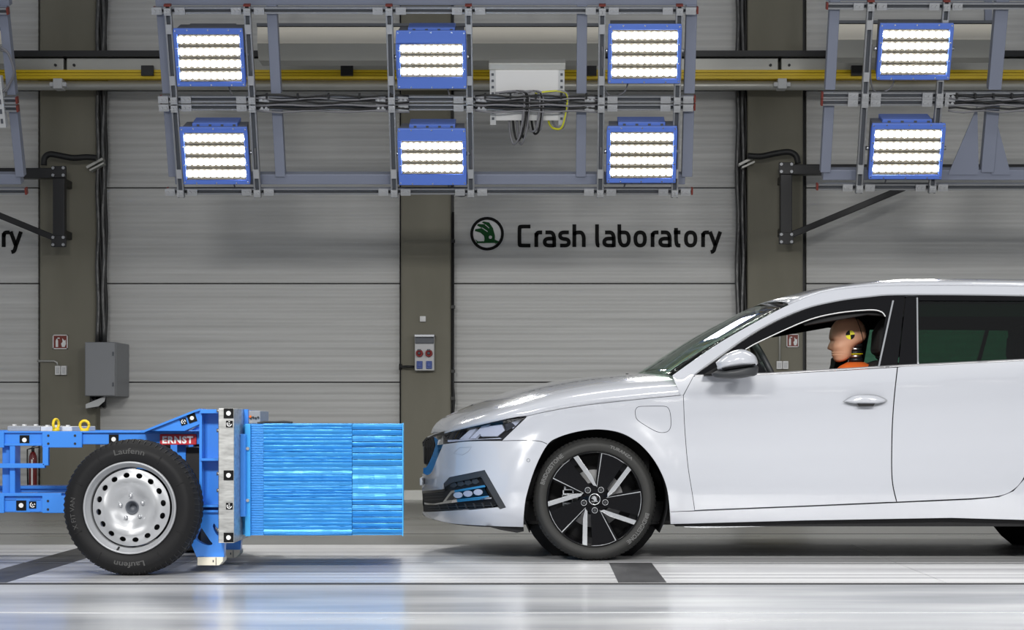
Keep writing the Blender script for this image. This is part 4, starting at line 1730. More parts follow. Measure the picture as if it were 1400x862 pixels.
# ================================================================ HONEYCOMB BLOCK
BO = Vector((P(446, 0, YB).x, YM, P(0, 733, YB).z))
blk = empty('honeycomb_barrier', BO, 'bright blue deformable barrier block of stacked honeycomb sheets on the trolley', 'barrier')
BY1 = 10.45
rnd = random.Random(3)
BACK = 1.10          # the block's front corner is crushed back a little on the far side


def sheet(px0, px1, py0, py1, name='honeycomb_sheet', bulge=0.012, m=None):
    """one layer of the stack with a slightly crumpled, rounded edge"""
    mb = MB(BO)
    n = 9
    ph = rnd.uniform(0, 6)
    a = rnd.uniform(0.3, 1.0)
    rows = []
    prof = [(0.0, 0.0), (0.02, 0.10), (0.5 * a, 0.5), (0.02, 0.9), (0.0, 1.0)]
    full = []
    for i in range(n + 1):
        px = px0 + (px1 - px0) * i / n
        w0 = 0.35 * math.sin(ph + i * 0.8)
        r = []
        for d, t in prof:
            py = py0 + (py1 - py0) * t + w0 * (1 - abs(2 * t - 1)) * 0.8
            p = P(px, py, YB)
            p.y = YB + 0.012 - bulge * 2 * d - 0.003 * math.sin(i * 1.7 + ph)
            r.append(p)
        q = [Vector((p.x * BACK if px1 > 540 else p.x, BY1, p.z)) for p in (r[-1], r[0])]
        full.append(r + q + [r[0]])
    mb.grid(full, smooth=False)
    for r in (full[0], full[-1]):
        mb.add(r[:-1], [tuple(range(len(r) - 1))])
    return mb.build(name, m or M_honey, blk)


ys = [579.2, 587.9, 596, 604.4, 611.7, 619.8, 628.5, 637.2, 674.9, 683.6, 690.9, 699, 707.4, 715.5, 723.3, 732.9]
for a, b in zip(ys, ys[1:]):
    if b - a > 20:
        for c, d in ((a, 648), (648, 662), (662, b)):
            sheet(481.5, 550, c + 0.3, d - 0.1, 'honeycomb_sheet', 0.004)
    else:
        sheet(481.5, 550, a + 0.6, b - 0.6, 'honeycomb_sheet', 0.016)
y = 579.3
while y < 731:
    h = rnd.uniform(3.4, 6.4)
    if y + h > 730.5:
        h = 733 - y
    sheet(360, 481, y + 0.2, y + h - 0.15, 'honeycomb_sheet', 0.009)
    y += h
mb = MB(BO)
y = 580.0
while y < 732:
    a, b = P(342.6, y, YB), P(359.8, y + 3.0, YB)
    mb.box2((a.x, YB + 0.012 + 0.004 * rnd.random(), b.z), (b.x, BY1, a.z))
    y += 3.4
o = mb.build('fine_honeycomb_layer', M_honeyd, blk)
o['kind'] = 'stuff'
mb = MB(BO)
a, b = P(342, 581, YB), P(530, 732.5, YB)
mb.box2((a.x, YB + 0.03, b.z), (b.x, BY1 - 0.01, a.z))
mb.build('core', M_bluedark, blk)
a, b = P(335.3, 580, YB), P(342.6, 733.5, YB)
mb = MB(BO)
mb.box2((a.x, YB - 0.01, b.z), (b.x, BY1 + 0.02, a.z))
o = mb.build('back_sheet', M_honeyl, blk, bevel=0.002)
mb = MB(BO)
for py in (613.8, 684.7):
    mb.cyl(P(338.5, py, YB - 0.012), P(338.5, py, YB - 0.024), 0.008, 10)
    mb.cyl(P(336, py + 1, YB - 0.012), P(341, py - 1, YB - 0.02), 0.003, 6)
mb.build('bolt', M_satin, o)
a, b = P(550, 579, YB), P(551.3, 733.5, YB)
mb = MB(BO)
mb.prism([(a.x, YB), (b.x, YB), (b.x * BACK, BY1), (a.x * BACK, BY1)], lambda u, v: Vector((u, v, a.z)), lambda u, v: Vector((u, v, b.z)))
mb.build('front_sheet', M_honeyl, blk)
# black strap lying on top
mb = MB()
pts = [P(x, y, 9.75) for x, y in sp([(352, 579.5), (362, 577.6), (375, 577.8), (388, 577.2), (400, 578.2)], 4)]
mb.tube(pts, 0.007, 6)
tag(mb.build('cable_strap', M_cable, None), 'thin black strap lying on top of the blue honeycomb block', 'strap')
# ================================================================ THE CAR
Y0 = 10.0                       # outermost plane of the near side
HWID = 0.915
YCAR = Y0 + HWID
CO = Vector((P(812, 0, Y0).x + 1.2, YCAR, 0.0))
car = empty('car', CO, 'white estate car with black alloy wheels facing the blue honeycomb barrier', 'car')
WHX, WHY, ARX = 813.0, 683.5, 1529.0       # wheel centre px, rear wheel px
NOSE = [(540, 592), (585, 588), (600, 579), (612, 576.6), (640, 576.4), (655, 575.2), (670, 575), (690, 578), (698, 575), (707, 577), (722, 583)]
BELT = [(900, 517.5), (950, 514), (1051, 511.5), (1233, 501), (1400, 493), (1700, 482), (1822, 480)]
CREASE = [(560, 600), (700, 570), (792, 556), (862, 548), (934, 541), (1233, 524), (1400, 514), (1822, 500)]
SECT = [(-0.22, 0.026), (0.0, 0.012), (0.05, 0.020), (0.2, 0.030), (0.4, 0.022), (0.6, 0.008), (0.78, 0.0), (0.92, 0.008), (1.0, 0.020), (1.1, 0.042), (1.2, 0.075)]


def dcar(px, py):
    t = min(1.0, max(0.0, (px - lerp(NOSE, py)) / 230.0))
    d = 0.9 * (1 - t) ** 6
    t = min(1.0, max(0.0, (1824 - px) / 260.0))
    d += 0.75 * (1 - t) ** 5
    pb, pc = lerp(BELT, px), lerp(CREASE, px)
    v = (py - pc) / (700 - pc)
    d += smo(SECT, v)
    if py < pb:
        d += max(0.0, (pb - py)) / 108 * 0.20 - max(0, 0.0)
    for cx in (WHX, ARX):
        r = math.hypot(px - cx, (py - WHY))
        if r < 150:
            d -= 0.015 / (1 + math.exp((r - 122) / 5.0)) * max(0, min(1, (725 - py) / 60))
    return d


def near(px, py, off=0.0):
    return P(px, py, Y0 + dcar(px, py) + off)


def mirr(p):
    return Vector((p.x, 2 * YCAR - p.y, p.z))


GX = arange(575.6, 590, 1.2) + arange(590, 612, 2.2) + arange(612, 700, 5) + arange(700, 1830, 9)
GY = arange(385, 725, 6.5)


def skin(name, outer, holes=(), m=None, parent=None, off=0.0, thick=0.012, far=True, step=6, back=None, xs=GX, ysr=GY, dense_it=True):
    outer = dense(outer, step) if dense_it else outer
    holes = [dense(h, step) for h in holes]
    o = plate(name, outer, holes, lambda u, v: near(u, v, off), xs, ysr, m or M_white, parent or car, thick, org=CO, backmat=back or M_black, eps=2.0, out=(0, -1, 0.0))
    if far:
        plate(name, outer, holes, lambda u, v: mirr(near(u, v, off)), xs, ysr, m or M_white, (far if far is not True else car), thick, org=CO, backmat=back or M_black, eps=2.0, out=(0, 1, 0))
    return o


def shrink(poly, k):
    """moves an outline inwards by about k px"""
    n = len(poly)
    area2 = sum(poly[i][0] * poly[(i + 1) % n][1] - poly[(i + 1) % n][0] * poly[i][1] for i in range(n))
    s = 1 if area2 > 0 else -1
    out = []
    for i in range(n):
        a, b, c = poly[i - 1], poly[i], poly[(i + 1) % n]
        d1 = Vector((b[0] - a[0], b[1] - a[1])).normalized()
        d2 = Vector((c[0] - b[0], c[1] - b[1])).normalized()
        nn = Vector((-(d1.y + d2.y), d1.x + d2.x))
        nn = nn.normalized() if nn.length > 1e-6 else Vector((-d1.y, d1.x))
        out.append((b[0] + nn.x * k * s, b[1] + nn.y * k * s))
    return out


# ---- outlines (frame pixels, taken from the photograph at the near side's depth)
hood_edge = sp([(608, 593.5), (652, 583), (704, 571.5), (722, 569.5), (745.6, 564), (792, 556), (861.6, 548), (934, 541)])
arch_f = sp([(715.5, 721), (716.5, 700), (720, 677), (731.7, 640), (748, 609), (764, 598), (792, 590), (820, 587.5), (848, 592), (871, 604.5), (889.5, 623), (903, 644.5), (911.7, 667.7), (915.5, 695), (916.5, 717)])
def upto(c, x, side):  # part of the arch on one side of a px
    return [p for p in c if (p[0] < x if side < 0 else p[0] > x)]
i_b = min(range(len(arch_f)), key=lambda i: math.dist(arch_f[i], (748, 609)))
arch_bumper = arch_f[:i_b + 1]          # from the bottom up to the bumper line
arch_fender = arch_f[i_b:]              # on round to the sill
door_front = sp([(934, 541), (935.7, 584), (940, 636), (946, 674.5), (949.5, 698.5)])
door_split = sp([(1227, 503), (1222, 551), (1219.5, 598), (1219.7, 655), (1226, 687)])
door_bottom = sp([(949.5, 698.5), (1100, 692.5), (1226, 687)])
belt_f = [(948, 514.5), (1051, 512), (1140, 507), (1227, 502.3)]
flap = sp([(868, 562), (872, 556.5), (884, 555.5), (908, 555.5), (915, 560), (917.5, 572), (917, 585), (911, 591.5), (898, 591), (880, 581), (870, 573), (868, 562)], 4)[:-1]

# fender
fender = path(hood_edge[17:], door_front, [(917, 700)], list(reversed(arch_fender)), sp([(748, 607), (733, 602.6), (687, 602.6)], 3), sp([(687, 602.6), (700, 590), (721, 570)], 3))
skin('fender', fender, [flap], M_white)
skin('charge_flap', shrink(flap, 0.7), (), M_white)
skin('flap_gap_backing', shrink(flap, -4), (), M_black, off=0.02)  # black sheet added so the gap round the flap stays dark
# doors
fd = path(belt_f, door_split, list(reversed(door_bottom)), list(reversed(door_front)))
fdoor = skin('front_door', shrink(fd, 0.75), (), M_white, step=7)
rear_edge = sp([(1328, 682.5), (1366, 679), (1385, 671), (1400, 654), (1418, 612), (1434, 570), (1446, 530), (1449, 491)])
rd = path(belt_f[-1:], [(1233, 501), (1400, 493), (1449, 491)], list(reversed(rear_edge)), [(1328, 682.5), (1226, 687)], list(reversed(door_split)))
rdoor = skin('rear_door', shrink(rd, 0.75), (), M_white, step=7)
skin('door_gap_backing', path([(925, 520), (1233, 506), (1480, 498), (1440, 620), (1400, 690), (930, 700)]), (), M_black, off=0.045, step=30, thick=0.02)  # added black backing, keeps the door gaps dark
# sill
sill = path([(917, 700.8), (949.5, 699.8), (1100, 693.8), (1226, 688.3), (1328, 683.8), (1366, 680.2), (1386, 672), (1401, 655), (1419, 613), (1421, 700)], [(1423, 712), (1300, 708.5), (1100, 712), (917, 717)])
skin('sill', sill, (), M_white, step=6)
# rear quarter
arch_r = [(ARX + 104 * math.cos(a), WHY + 97 * math.sin(a)) for a in [PI + 0.35 - (PI + 0.7) * 0 + (PI + 0.0) * 0 + k for k in [0]]]
arch_r = []
for k in range(33):
    a = math.radians(162 + k * (216.0 / 32))
    arch_r.append((ARX + 104 * math.cos(a), WHY + 97 * math.sin(a)))
quarter = path([(1450.5, 490.5), (1700, 481), (1790, 478)], sp([(1790, 478), (1812, 540), (1822, 600), (1820, 680), (1806, 708)]), [(1640, 714)], list(reversed(arch_r)), sp([(1422.5, 700), (1420.5, 640), (1420.5, 612), (1435.5, 570), (1447.5, 530), (1450.5, 490.5)]))
skin('rear_quarter', quarter, (), M_white, step=8)

# roof side frame with A-pillar
chrome = sp([(950, 513.5), (980, 491), (1037, 452), (1094, 425.5), (1140, 413.5), (1186, 407), (1237.6, 404), (1400, 405.5), (1600, 412), (1700, 425), (1760, 462), (1780, 480)])
top_edge = sp([(919.6, 513.5), (980, 471.5), (1040, 437), (1078, 417.5), (1118, 402), (1160, 394.5), (1231, 391), (1400, 392), (1600, 400), (1740, 418)])
side = path([(931, 541.3), (922, 521), (919.6, 513.5)], top_edge, [(1760, 445), (1788, 478), (1781, 480)], list(reversed(chrome)), [(948, 514.5), (934, 540.6)])
skin('roof_frame', side, (), M_white, step=6)
# window surround: chrome line, black frame
def band(line, w0, w1):
    L0, _ = ribbon(line, -2 * w0)
    L1, _ = ribbon(line, -2 * w1)
    return path(L0, list(reversed(L1)))
ch = [p for p in chrome if p[0] < 1765]
skin('window_chrome', band(ch, 0.2, 2.0), (), M_satin, off=-0.003, step=6, thick=0.006)
bel = [(950, 514), (1051, 511.3), (1140, 506), (1233, 500.5), (1400, 492.5), (1700, 481), (1765, 478)]
skin('belt_chrome', path([(x, y - 1.6) for x, y in bel], [(x, y + 0.9) for x, y in reversed(bel)]), (), M_dsatin, off=-0.004, step=8, thick=0.006)
front_open = path(sp([(1046, 511), (1039, 497), (1030, 485), (1019, 477.5)], 4), sp([(1019, 477.5), (1039, 466.5), (1099, 439.5), (1140, 428.5), (1186, 423.5), (1204, 425.5), (1211, 432.5)]), [(1200, 502), (1140, 506.4)])
outer_frame = path([p for p in ribbon(chrome, -4.0)[0] if 950 < p[0] < 1238], [(1237, 406), (1227, 501.5), (1051, 511.5), (951, 514)])
skin('window_frame', outer_frame, [front_open], M_gblack, off=0.004, step=6, back=M_interior)
skin('window_seal', band(list(sp([(1019, 477.5), (1039, 466.5), (1099, 439.5), (1140, 428.5), (1186, 423.5), (1204, 425.5), (1211, 432.5)])), -0.9, 0.1), (), M_lgrey, off=0.001, step=6, thick=0.006)
skin('pillar_trim', path([(1220, 411), (1222.3, 411), (1202.6, 502), (1200.2, 502)]), (), M_satin, off=0.001, step=8, thick=0.006)
rear_glass_o = path([(1256, 411), (1400, 411.5), (1440, 412)], [(1437, 494), (1255, 500)])
quarter_o = path([(1446, 412.5), (1470, 415), (1494, 491.5), (1443, 493.5)])
cargo_o = path(sp([(1516, 414.5), (1600, 418), (1690, 429), (1745, 466)], 5), [(1752, 478.5), (1538, 488.5)])
rear_frame = path([(1238.6, 406), (1254, 406.3)], [p for p in ribbon(chrome, -4.0)[0] if 1254 < p[0] < 1774], [(1768, 478), (1449, 491), (1233, 500.5), (1228.4, 501.5)])
skin('rear_window_frame', rear_frame, [rear_glass_o, quarter_o, cargo_o], M_gblack, off=0.004, step=8, back=M_interior)
skin('pillar_trim', path([(1253, 407), (1255, 407), (1256, 500), (1254, 500)]), (), M_satin, off=0.001, step=8, thick=0.006)
for nm, g in (('rear_window', rear_glass_o), ('rear_window', quarter_o), ('cargo_window', cargo_o)):
    skin(nm, shrink(g, -1), (), M_glass_rear, off=0.010, step=10, thick=0.004, back=M_glass_rear)
# roof lining (dark, seen through the windows)
lining = path([(1080, 424), (1140, 412), (1237, 403), (1400, 404), (1700, 420)], [(1690, 436), (1400, 433), (1256, 433), (1225, 433), (1186, 430), (1100, 445)])
skin('headliner_edge', lining, (), M_interior, off=0.05, step=20, thick=0.01)


# ---- lofted centre surfaces
def loft(name, E, C, m, parent=None, expo=2.6, nt=14, plan=None, thick=0.008, xmode='y', yc=YCAR):
    """E: near edge points, C: points on the centre plane; mirrored over; row by row"""
    rows = []
    n = len(E)
    for e, c in zip(E, C):
        r = []
        for k in range(nt + 1):
            th = PI / 2 * k / nt
            fy = 1 - math.cos(th) ** (2.0 / expo)
            fz = math.sin(th) ** (2.0 / expo)
            if xmode == 'flat':
                fy = k / nt
                fz = 1 - (1 - fy) ** 2
                fx = fz
            else:
                fx = fy if xmode == 'y' else 1 - (1 - fy) ** 2
            r.append(Vector((e.x + (c.x - e.x) * fx, e.y + (c.y - e.y) * fy, e.z + (c.z - e.z) * fz)))
        rows.append(r + [mirr(p) for p in reversed(r[:-1])])
    mb = MB(CO)
    mb.grid(rows)
    o = mb.build(name, m, parent or car)
    md = o.modifiers.new('thickness', 'SOLIDIFY')
    md.thickness = thick
    md.offset = 0
    return o


def resamp(pts, n):
    L = [0]
    for a, b in zip(pts, pts[1:]):
        L.append(L[-1] + math.dist(a, b))
    out = []
    for k in range(n):
        t = L[-1] * k / (n - 1)
        i = 0
        while i < len(L) - 2 and L[i + 1] < t:
            i += 1
        u = (t - L[i]) / max(1e-9, L[i + 1] - L[i])
        out.append(tuple(a + (b - a) * u for a, b in zip(pts[i], pts[i + 1])))
    return out


def cen(px, py, yo=0.0):
    return P(px, py, YCAR + yo)


N = 40
hood_c = sp([(590, 593), (593, 585), (600, 577), (615.7, 567.5), (653, 551.5), (699, 535.5), (745.6, 525), (792, 518), (838, 514), (868, 513)])
E = [near(*p, 0.004) for p in resamp([(x, y - 0.6) for x, y in hood_edge], N)]
C = [cen(*p) for p in resamp(hood_c, N)]
hood = loft('hood', E, C, M_white, expo=2.9, xmode='y', nt=20)
# windscreen, roof, rear window
ae = sp([(919.6, 513.5), (980, 471.5), (1040, 437), (1078, 417.5)])
E = [near(*p, 0.004) for p in resamp(ae, 14)]
C = [cen(*p) for p in resamp(sp([(868, 513), (943, 465), (1009.6, 429.5), (1037, 417.5)]), 14)]
loft('windscreen', E, C, M_glass_front, xmode='flat', thick=0.004)
re_ = top_edge[18:]
E = [near(*p, 0.003) for p in resamp(re_, 30)]
C = [cen(*p) for p in resamp(sp([(1037, 417.5), (1080, 405.5), (1121, 398), (1186, 389.5), (1231, 387), (1400, 388), (1600, 396), (1762, 414)]), 30)]
loft('roof', E, C, M_white, expo=2.2, xmode='par')
E = [near(*p, 0.01) for p in resamp([(1742, 418), (1788, 478)], 6)]
C = [cen(*p) for p in resamp([(1764, 414), (1800, 478)], 6)]
loft('rear_screen', E, C, M_gblack, xmode='flat', thick=0.004)
E = [near(*p, 0.0) for p in resamp(sp([(1790, 478), (1812, 540), (1822, 600), (1820, 680), (1806, 708)]), 12)]
C = [cen(*p) for p in resamp(sp([(1802, 478), (1818, 540), (1836, 600), (1834, 680), (1815, 708)]), 12)]
loft('tailgate', E, C, M_white, xmode='flat')
# dark cowl, dashboard, underbody, bulkhead
mb = MB(CO)
z = P(0, 520, YCAR).z
x0, x1 = P(880, 0, YCAR).x, P(1010, 0, YCAR).x
mb.box2((x0 + 0.14, YCAR - 0.66, z - 0.30), (x1, YCAR + 0.66, z - 0.035))
mb.build('dashboard', M_interior, car, bevel=0.03)
mb = MB(CO)
mb.box2((P(600, 0, YCAR).x + 0.22, YCAR - 0.60, 0.17), (P(1700, 0, YCAR).x, YCAR + 0.60, 0.30))
mb.build('underbody', M_black, car, bevel=0.02)
mb = MB(CO)
mb.box2((P(925, 0, Y0).x, YCAR - 0.84, 0.175), (P(1405, 0, Y0).x, YCAR + 0.84, 0.24))
mb.build('floor_pan', M_black, car)
mb = MB(CO)
mb.box2((P(640, 0, YCAR).x, YCAR - 0.55, 0.30), (P(880, 0, YCAR).x, YCAR + 0.55, 0.74))
mb.build('engine_bay_block', M_black, car)
# aluminium shields along the underbody edge
for a, b, y0, y1 in ((922, 1180, 716, 721.5), (1185, 1290, 712, 718), (1300, 1390, 712, 717)):
    mb = MB(CO)
    mb.prism([(a, y0 - 4), (b, y0 - 6), (b - 8, y1 - 4), (a + 40, y1 + 1), (a + 14, y1)], lambda u, v: P(u, v, Y0 + 0.16), lambda u, v: P(u, v, Y0 + 0.40))
    mb.build('floor_shield', M_satin if a < 1200 else M_galvd, car, bevel=0.003)
# roof rails
for f in (0, 1):
    mb = MB(CO)
    pts = [(1117, 402.5), (1124, 400), (1140, 396), (1160, 392.8), (1195, 390), (1231, 388.3), (1300, 387.8), (1400, 388.5), (1600, 396), (1690, 406), (1710, 412)]
    w = []
    for p in sp(pts, 4):
        q = near(p[0], p[1] + 2, 0.0)
        q = Vector((q.x, q.y + 0.03, P(p[0], p[1] + 0.8, q.y).z))
        w.append(q if f == 0 else mirr(q))
    mb.tube(w, 0.013, 8)
    mb.build('roof_rail', M_satin, car)

# ---- front end
bumper = path(sp([(606, 608), (640, 604), (687, 603.4)], 3), sp([(687, 603.4), (733, 603.4), (748, 608)], 3), list(reversed(arch_bumper)), sp([(715.5, 721), (668, 719.5), (620, 716.4), (595, 711), (583, 707.5), (577.5, 702)], 4),
              [(577.5, 700.5), (586.5, 700.5), (640, 698), (680, 694.2), (683.5, 697), (692, 694.4), (662.6, 643), (614, 653), (606, 662), (604.5, 669.5), (577, 672)], [(576.5, 660), (577.5, 648), (584, 650), (590.5, 645), (600, 622)])
skin('front_bumper', bumper, (), M_white, step=3.0)
lowg = path([(577, 671), (604.5, 668.5), (606, 661), (614, 652), (663, 642), (693, 694.5), (683, 698), (640, 700), (586.5, 702), (579, 700)])
lg = skin('lower_grille', lowg, (), M_black, off=0.035, step=3)
trim = path([(606.3, 662), (614.3, 653.3), (662.4, 643.4), (691.6, 694.3), (683.6, 696.6), (657.5, 652.2), (618, 660.3), (607, 667)])
skin('bumper_trim', trim, (), M_dgrey, off=0.006, step=3, thick=0.03)
skin('grille_blade', path(sp([(577.5, 671), (605, 669), (607, 672), (578, 675.5)], 2)), (), M_gblack, off=0.008, step=2, thick=0.02)
# fog lamp
fog = path([(607.5, 685.3), (617.5, 673.2), (661.5, 665.7), (668, 679)])
skin('fog_lamp_housing', fog, (), M_gblack, off=0.022, step=3)
skin('fog_lamp_trim', path([(605.5, 686.8), (616.5, 671.6), (662.5, 663.6), (664, 666.2), (618, 674.2), (609.5, 685.2), (668, 678.2), (669, 680.3)]), (), M_chrome, off=0.010, step=3, thick=0.02)
skin('grille_chrome', path(sp([(580, 687.5), (592, 689), (606, 687), (640, 683.5), (672, 680.5)], 3), sp([(672, 682.5), (640, 685.5), (606, 689.2), (592, 691), (580, 690)], 3)), (), M_chrome, off=0.012, step=3, thick=0.012)
for a, b in ((620, 632), (634, 645), (647, 660)):
    c = (a + b) / 2
    skin('fog_lamp_reflector', circle(c, 676.8 - (c - 630) * 0.14, 6.2, 16, 4.2), (), M_refl, off=0.018, step=3, thick=0.01)
skin('fog_lamp_lens', fog, (), M_lens, off=0.012, step=3, thick=0.003, back=M_lens)
# hexagonal lower grille ribs
for k, y in enumerate((676, 680, 684, 694, 697.5)):
    x1 = 606 if y < 690 else 678
    x0 = 580.5 if y < 690 else 585
    skin('grille_rib', path([(x0, y), (x1, y - (3 if y > 690 else 1.5)), (x1, y - (2.3 if y > 690 else 0.8)), (x0, y + 0.8)]), (), M_dgrey, off=0.024, step=3, thick=0.01)
for x in range(598, 676, 12):
    yy = 697 - (x - 590) * 0.04
    skin('grille_rib', path([(x, yy - 6), (x + 1.2, yy - 6), (x + 4, yy), (x + 2.8, yy)]), (), M_dgrey, off=0.023, step=4, thick=0.01)
for x in (616, 626, 636, 646):
    yy = 660.5 - (x - 616) * 0.16
    skin('grille_rib', path([(x, yy), (x + 6, yy - 1), (x + 9, yy + 4), (x + 4, yy + 7), (x - 1, yy + 5)]), (), M_dgrey, off=0.026, step=4, thick=0.008)
# main grille: surround, slats
skin('grille', path(sp([(578, 606), (582.5, 600), (593, 596.5)], 3), [(596, 609), (591.5, 623), (584, 638.5), (579, 633)]), (), M_gblack, off=0.02, step=1.5)
for k in range(6):
    x = 579.6 + k * 2.3
    yt = 604.5 - k * 1.3
    yb = 634.5 + k * 0.6 - (max(0, k - 2) * 5.5)
    skin('grille_slat', path([(x, yt), (x + 0.8, yt), (x + 0.9, yb), (x + 0.2, yb)]), (), M_black, off=-0.012, step=2, thick=0.04)
gs = dense(path(sp([(593, 597.5), (605.5, 608.5), (600, 622), (590.5, 645), (584, 650), (578.5, 647)], 3), sp([(579, 640), (583.5, 638.5), (591, 623), (595.6, 609)], 3)), 2)
gsf = lambda u, v: P(u, v, Y0 + 0.565 - 0.0032 * (u - 591))
plate('grille_surround', gs, [], gsf, [], [], M_chrome, car, 0.01, org=CO, out=(0, -1, 0))
plate('grille_surround', gs, [], lambda u, v: mirr(gsf(u, v)), [], [], M_chrome, car, 0.01, org=CO, out=(0, 1, 0))
M_tail = mat('tail_red', (0.35, 0.01, 0.015), 0.15, coat=0.5)
skin('tail_light', path([(1768, 522), (1813, 532), (1817, 558), (1790, 552)]), (), M_tail, off=-0.004, step=4, thick=0.02)
skin('grille_top_trim', path(sp([(577.8, 605), (583, 598.5), (595, 593), (608, 590.5)], 3), sp([(608, 594.5), (595, 596.8), (584, 601.5), (578.5, 607.5)], 3)), (), M_black, off=0.0, step=2)
skin('grille_top_chrome', path(sp([(584, 597.6), (595, 592.8), (608, 590)], 3), sp([(608, 591.4), (595, 594.2), (585, 598.8)], 3)), (), M_chrome, off=-0.004, step=2)
skin('headlight_chrome', path([(595.5, 596), (605.5, 591), (606, 608), (596, 609)]), (), M_chrome, off=0.001, step=2)
# headlight
hl = path(sp([(606, 590.5), (640, 585), (680, 576.5), (719.5, 571)], 4), sp([(719.5, 571), (704, 587), (688, 602.5)], 3), sp([(688, 602.5), (650, 604), (606, 608)], 3))
skin('headlight_housing', hl, (), M_black, off=0.05, step=4)
hin = shrink(hl, 2.2)
skin('headlight_bezel', hl, [hin], M_black, off=0.006, step=3, thick=0.03)
for poly, m in (([(628, 601), (645, 586), (653, 584), (640, 601)], M_refl), ([(642, 600.5), (660, 582), (671, 580), (658, 591), (650, 600)], M_refl), ([(655, 592), (668, 583), (686, 581), (690, 589), (680, 597), (658, 597)], M_refl),
                ([(692, 590), (690, 581), (699, 577), (705, 583)], M_dgrey), ([(700, 577.5), (715, 573), (707, 581), (701, 587)], M_refl), ([(612, 602), (660, 600.5), (684, 599), (686, 601), (650, 603), (612, 605)], M_refl)):
    skin('headlight_reflector', path(poly), (), m, off=0.028, step=4, thick=0.015)
skin('headlight_lens', hl, (), M_lens, off=0.002, step=4, thick=0.003, back=M_lens)
# small front details
def outline_ring(name, poly, w, m, off=-0.0015):
    L = shrink(poly, -w)
    R = shrink(poly, w)
    skin(name, L, [R], m, off=off, step=3, thick=0.004)
outline_ring('tow_cover_gap', path([(620, 620), (628, 612.5), (644.5, 611.6), (640, 618), (632, 622.6)]), 0.22, M_cab)
outline_ring('sensor_ring', circle(722.3, 629.8, 2.2, 18), 0.3, M_slated)
mb = MB(CO)
mb.box2((P(574, 0, 10.6).x - 0.004, YCAR - 0.26, P(0, 662, YCAR).z), (P(574, 0, 10.6).x + 0.01, YCAR + 0.26, P(0, 652, YCAR).z))
mb.build('plate_carrier', M_lgrey, car, bevel=0.003)
# chin and air guides below the bumper
mb = MB(CO)
mb.prism([(664, 719.5), (716, 721), (716, 727), (707, 729), (684, 725)], lambda u, v: P(u, v, Y0 + 0.10), lambda u, v: P(u, v, Y0 + 0.5))
mb.build('air_guide', M_black, car)
mb = MB(CO)
mb.prism([(664, 719.5), (716, 721), (716, 727), (707, 729), (684, 725)], lambda u, v: mirr(P(u, v, Y0 + 0.10)), lambda u, v: mirr(P(u, v, Y0 + 0.5)))
mb.build('air_guide', M_black, car)
skin('chin_lip', path(sp([(577.5, 703), (590, 706), (640, 716), (714, 720)], 4), sp([(714, 723), (640, 719.5), (600, 713), (580, 706)], 4)), (), M_black, off=0.03, step=3)
mb = MB(CO)
rows = []
for px, py in resamp(sp([(577.5, 702), (583, 707.5), (595, 711), (620, 716.4), (668, 719.5), (715, 721)]), 16):
    p = near(px, py, 0.004)
    rows.append([p, mirr(p)])
mb.grid(rows)
mb.build('underside_lip', M_white, car)
# windscreen washer nozzle
mb = MB(CO)
mb.cyl(P(857.5, 513.5, YCAR - 0.25), P(857.5, 511, YCAR - 0.25), 0.008, 8)
mb.build('washer_nozzle', M_black, car)

# ---- wheel arch liners
for cx, f in ((WHX, 0), (WHX, 1), (ARX, 0), (ARX, 1)):
    c = P(cx, WHY, Y0)
    mb = MB(CO)
    rows = []
    R0 = 0.372
    for k in range(25):
        a = math.radians(-28 + k * (236 / 24))
        r = []
        for y in (0.035, 0.42):
            p = Vector((c.x + R0 * 1.02 * math.cos(a), Y0 + y, c.z + R0 * math.sin(a) * 0.985 + 0.0))
            r.append(mirr(p) if f else p)
        rows.append(r)
    mb.grid(rows)
    p = Vector((c.x, Y0 + 0.42, c.z))
    mb.lathe([(0, 0), (R0 * 1.02, 0)], mirr(p) if f else p, seg=32)
    o = mb.build('arch_liner', M_black, car)
    md = o.modifiers.new('thickness', 'SOLIDIFY')
    md.thickness = 0.004

# ---- door mirror and handle
def puff(mb, poly, Y, front, back, n=6):
    cx = sum(p[0] for p in poly) / len(poly)
    cy = sum(p[1] for p in poly) / len(poly)
    for dep in (-front, back):
        rows = []
        for k in range(n + 1):
            s = math.sin(PI / 2 * k / n)
            y = Y + dep * math.cos(PI / 2 * k / n)
            r = [P(cx + (x - cx) * s, cy + (v - cy) * s, y) if k else P(cx, cy, y) for x, v in poly]
            rows.append(r + [r[0]])
        mb.grid(rows)


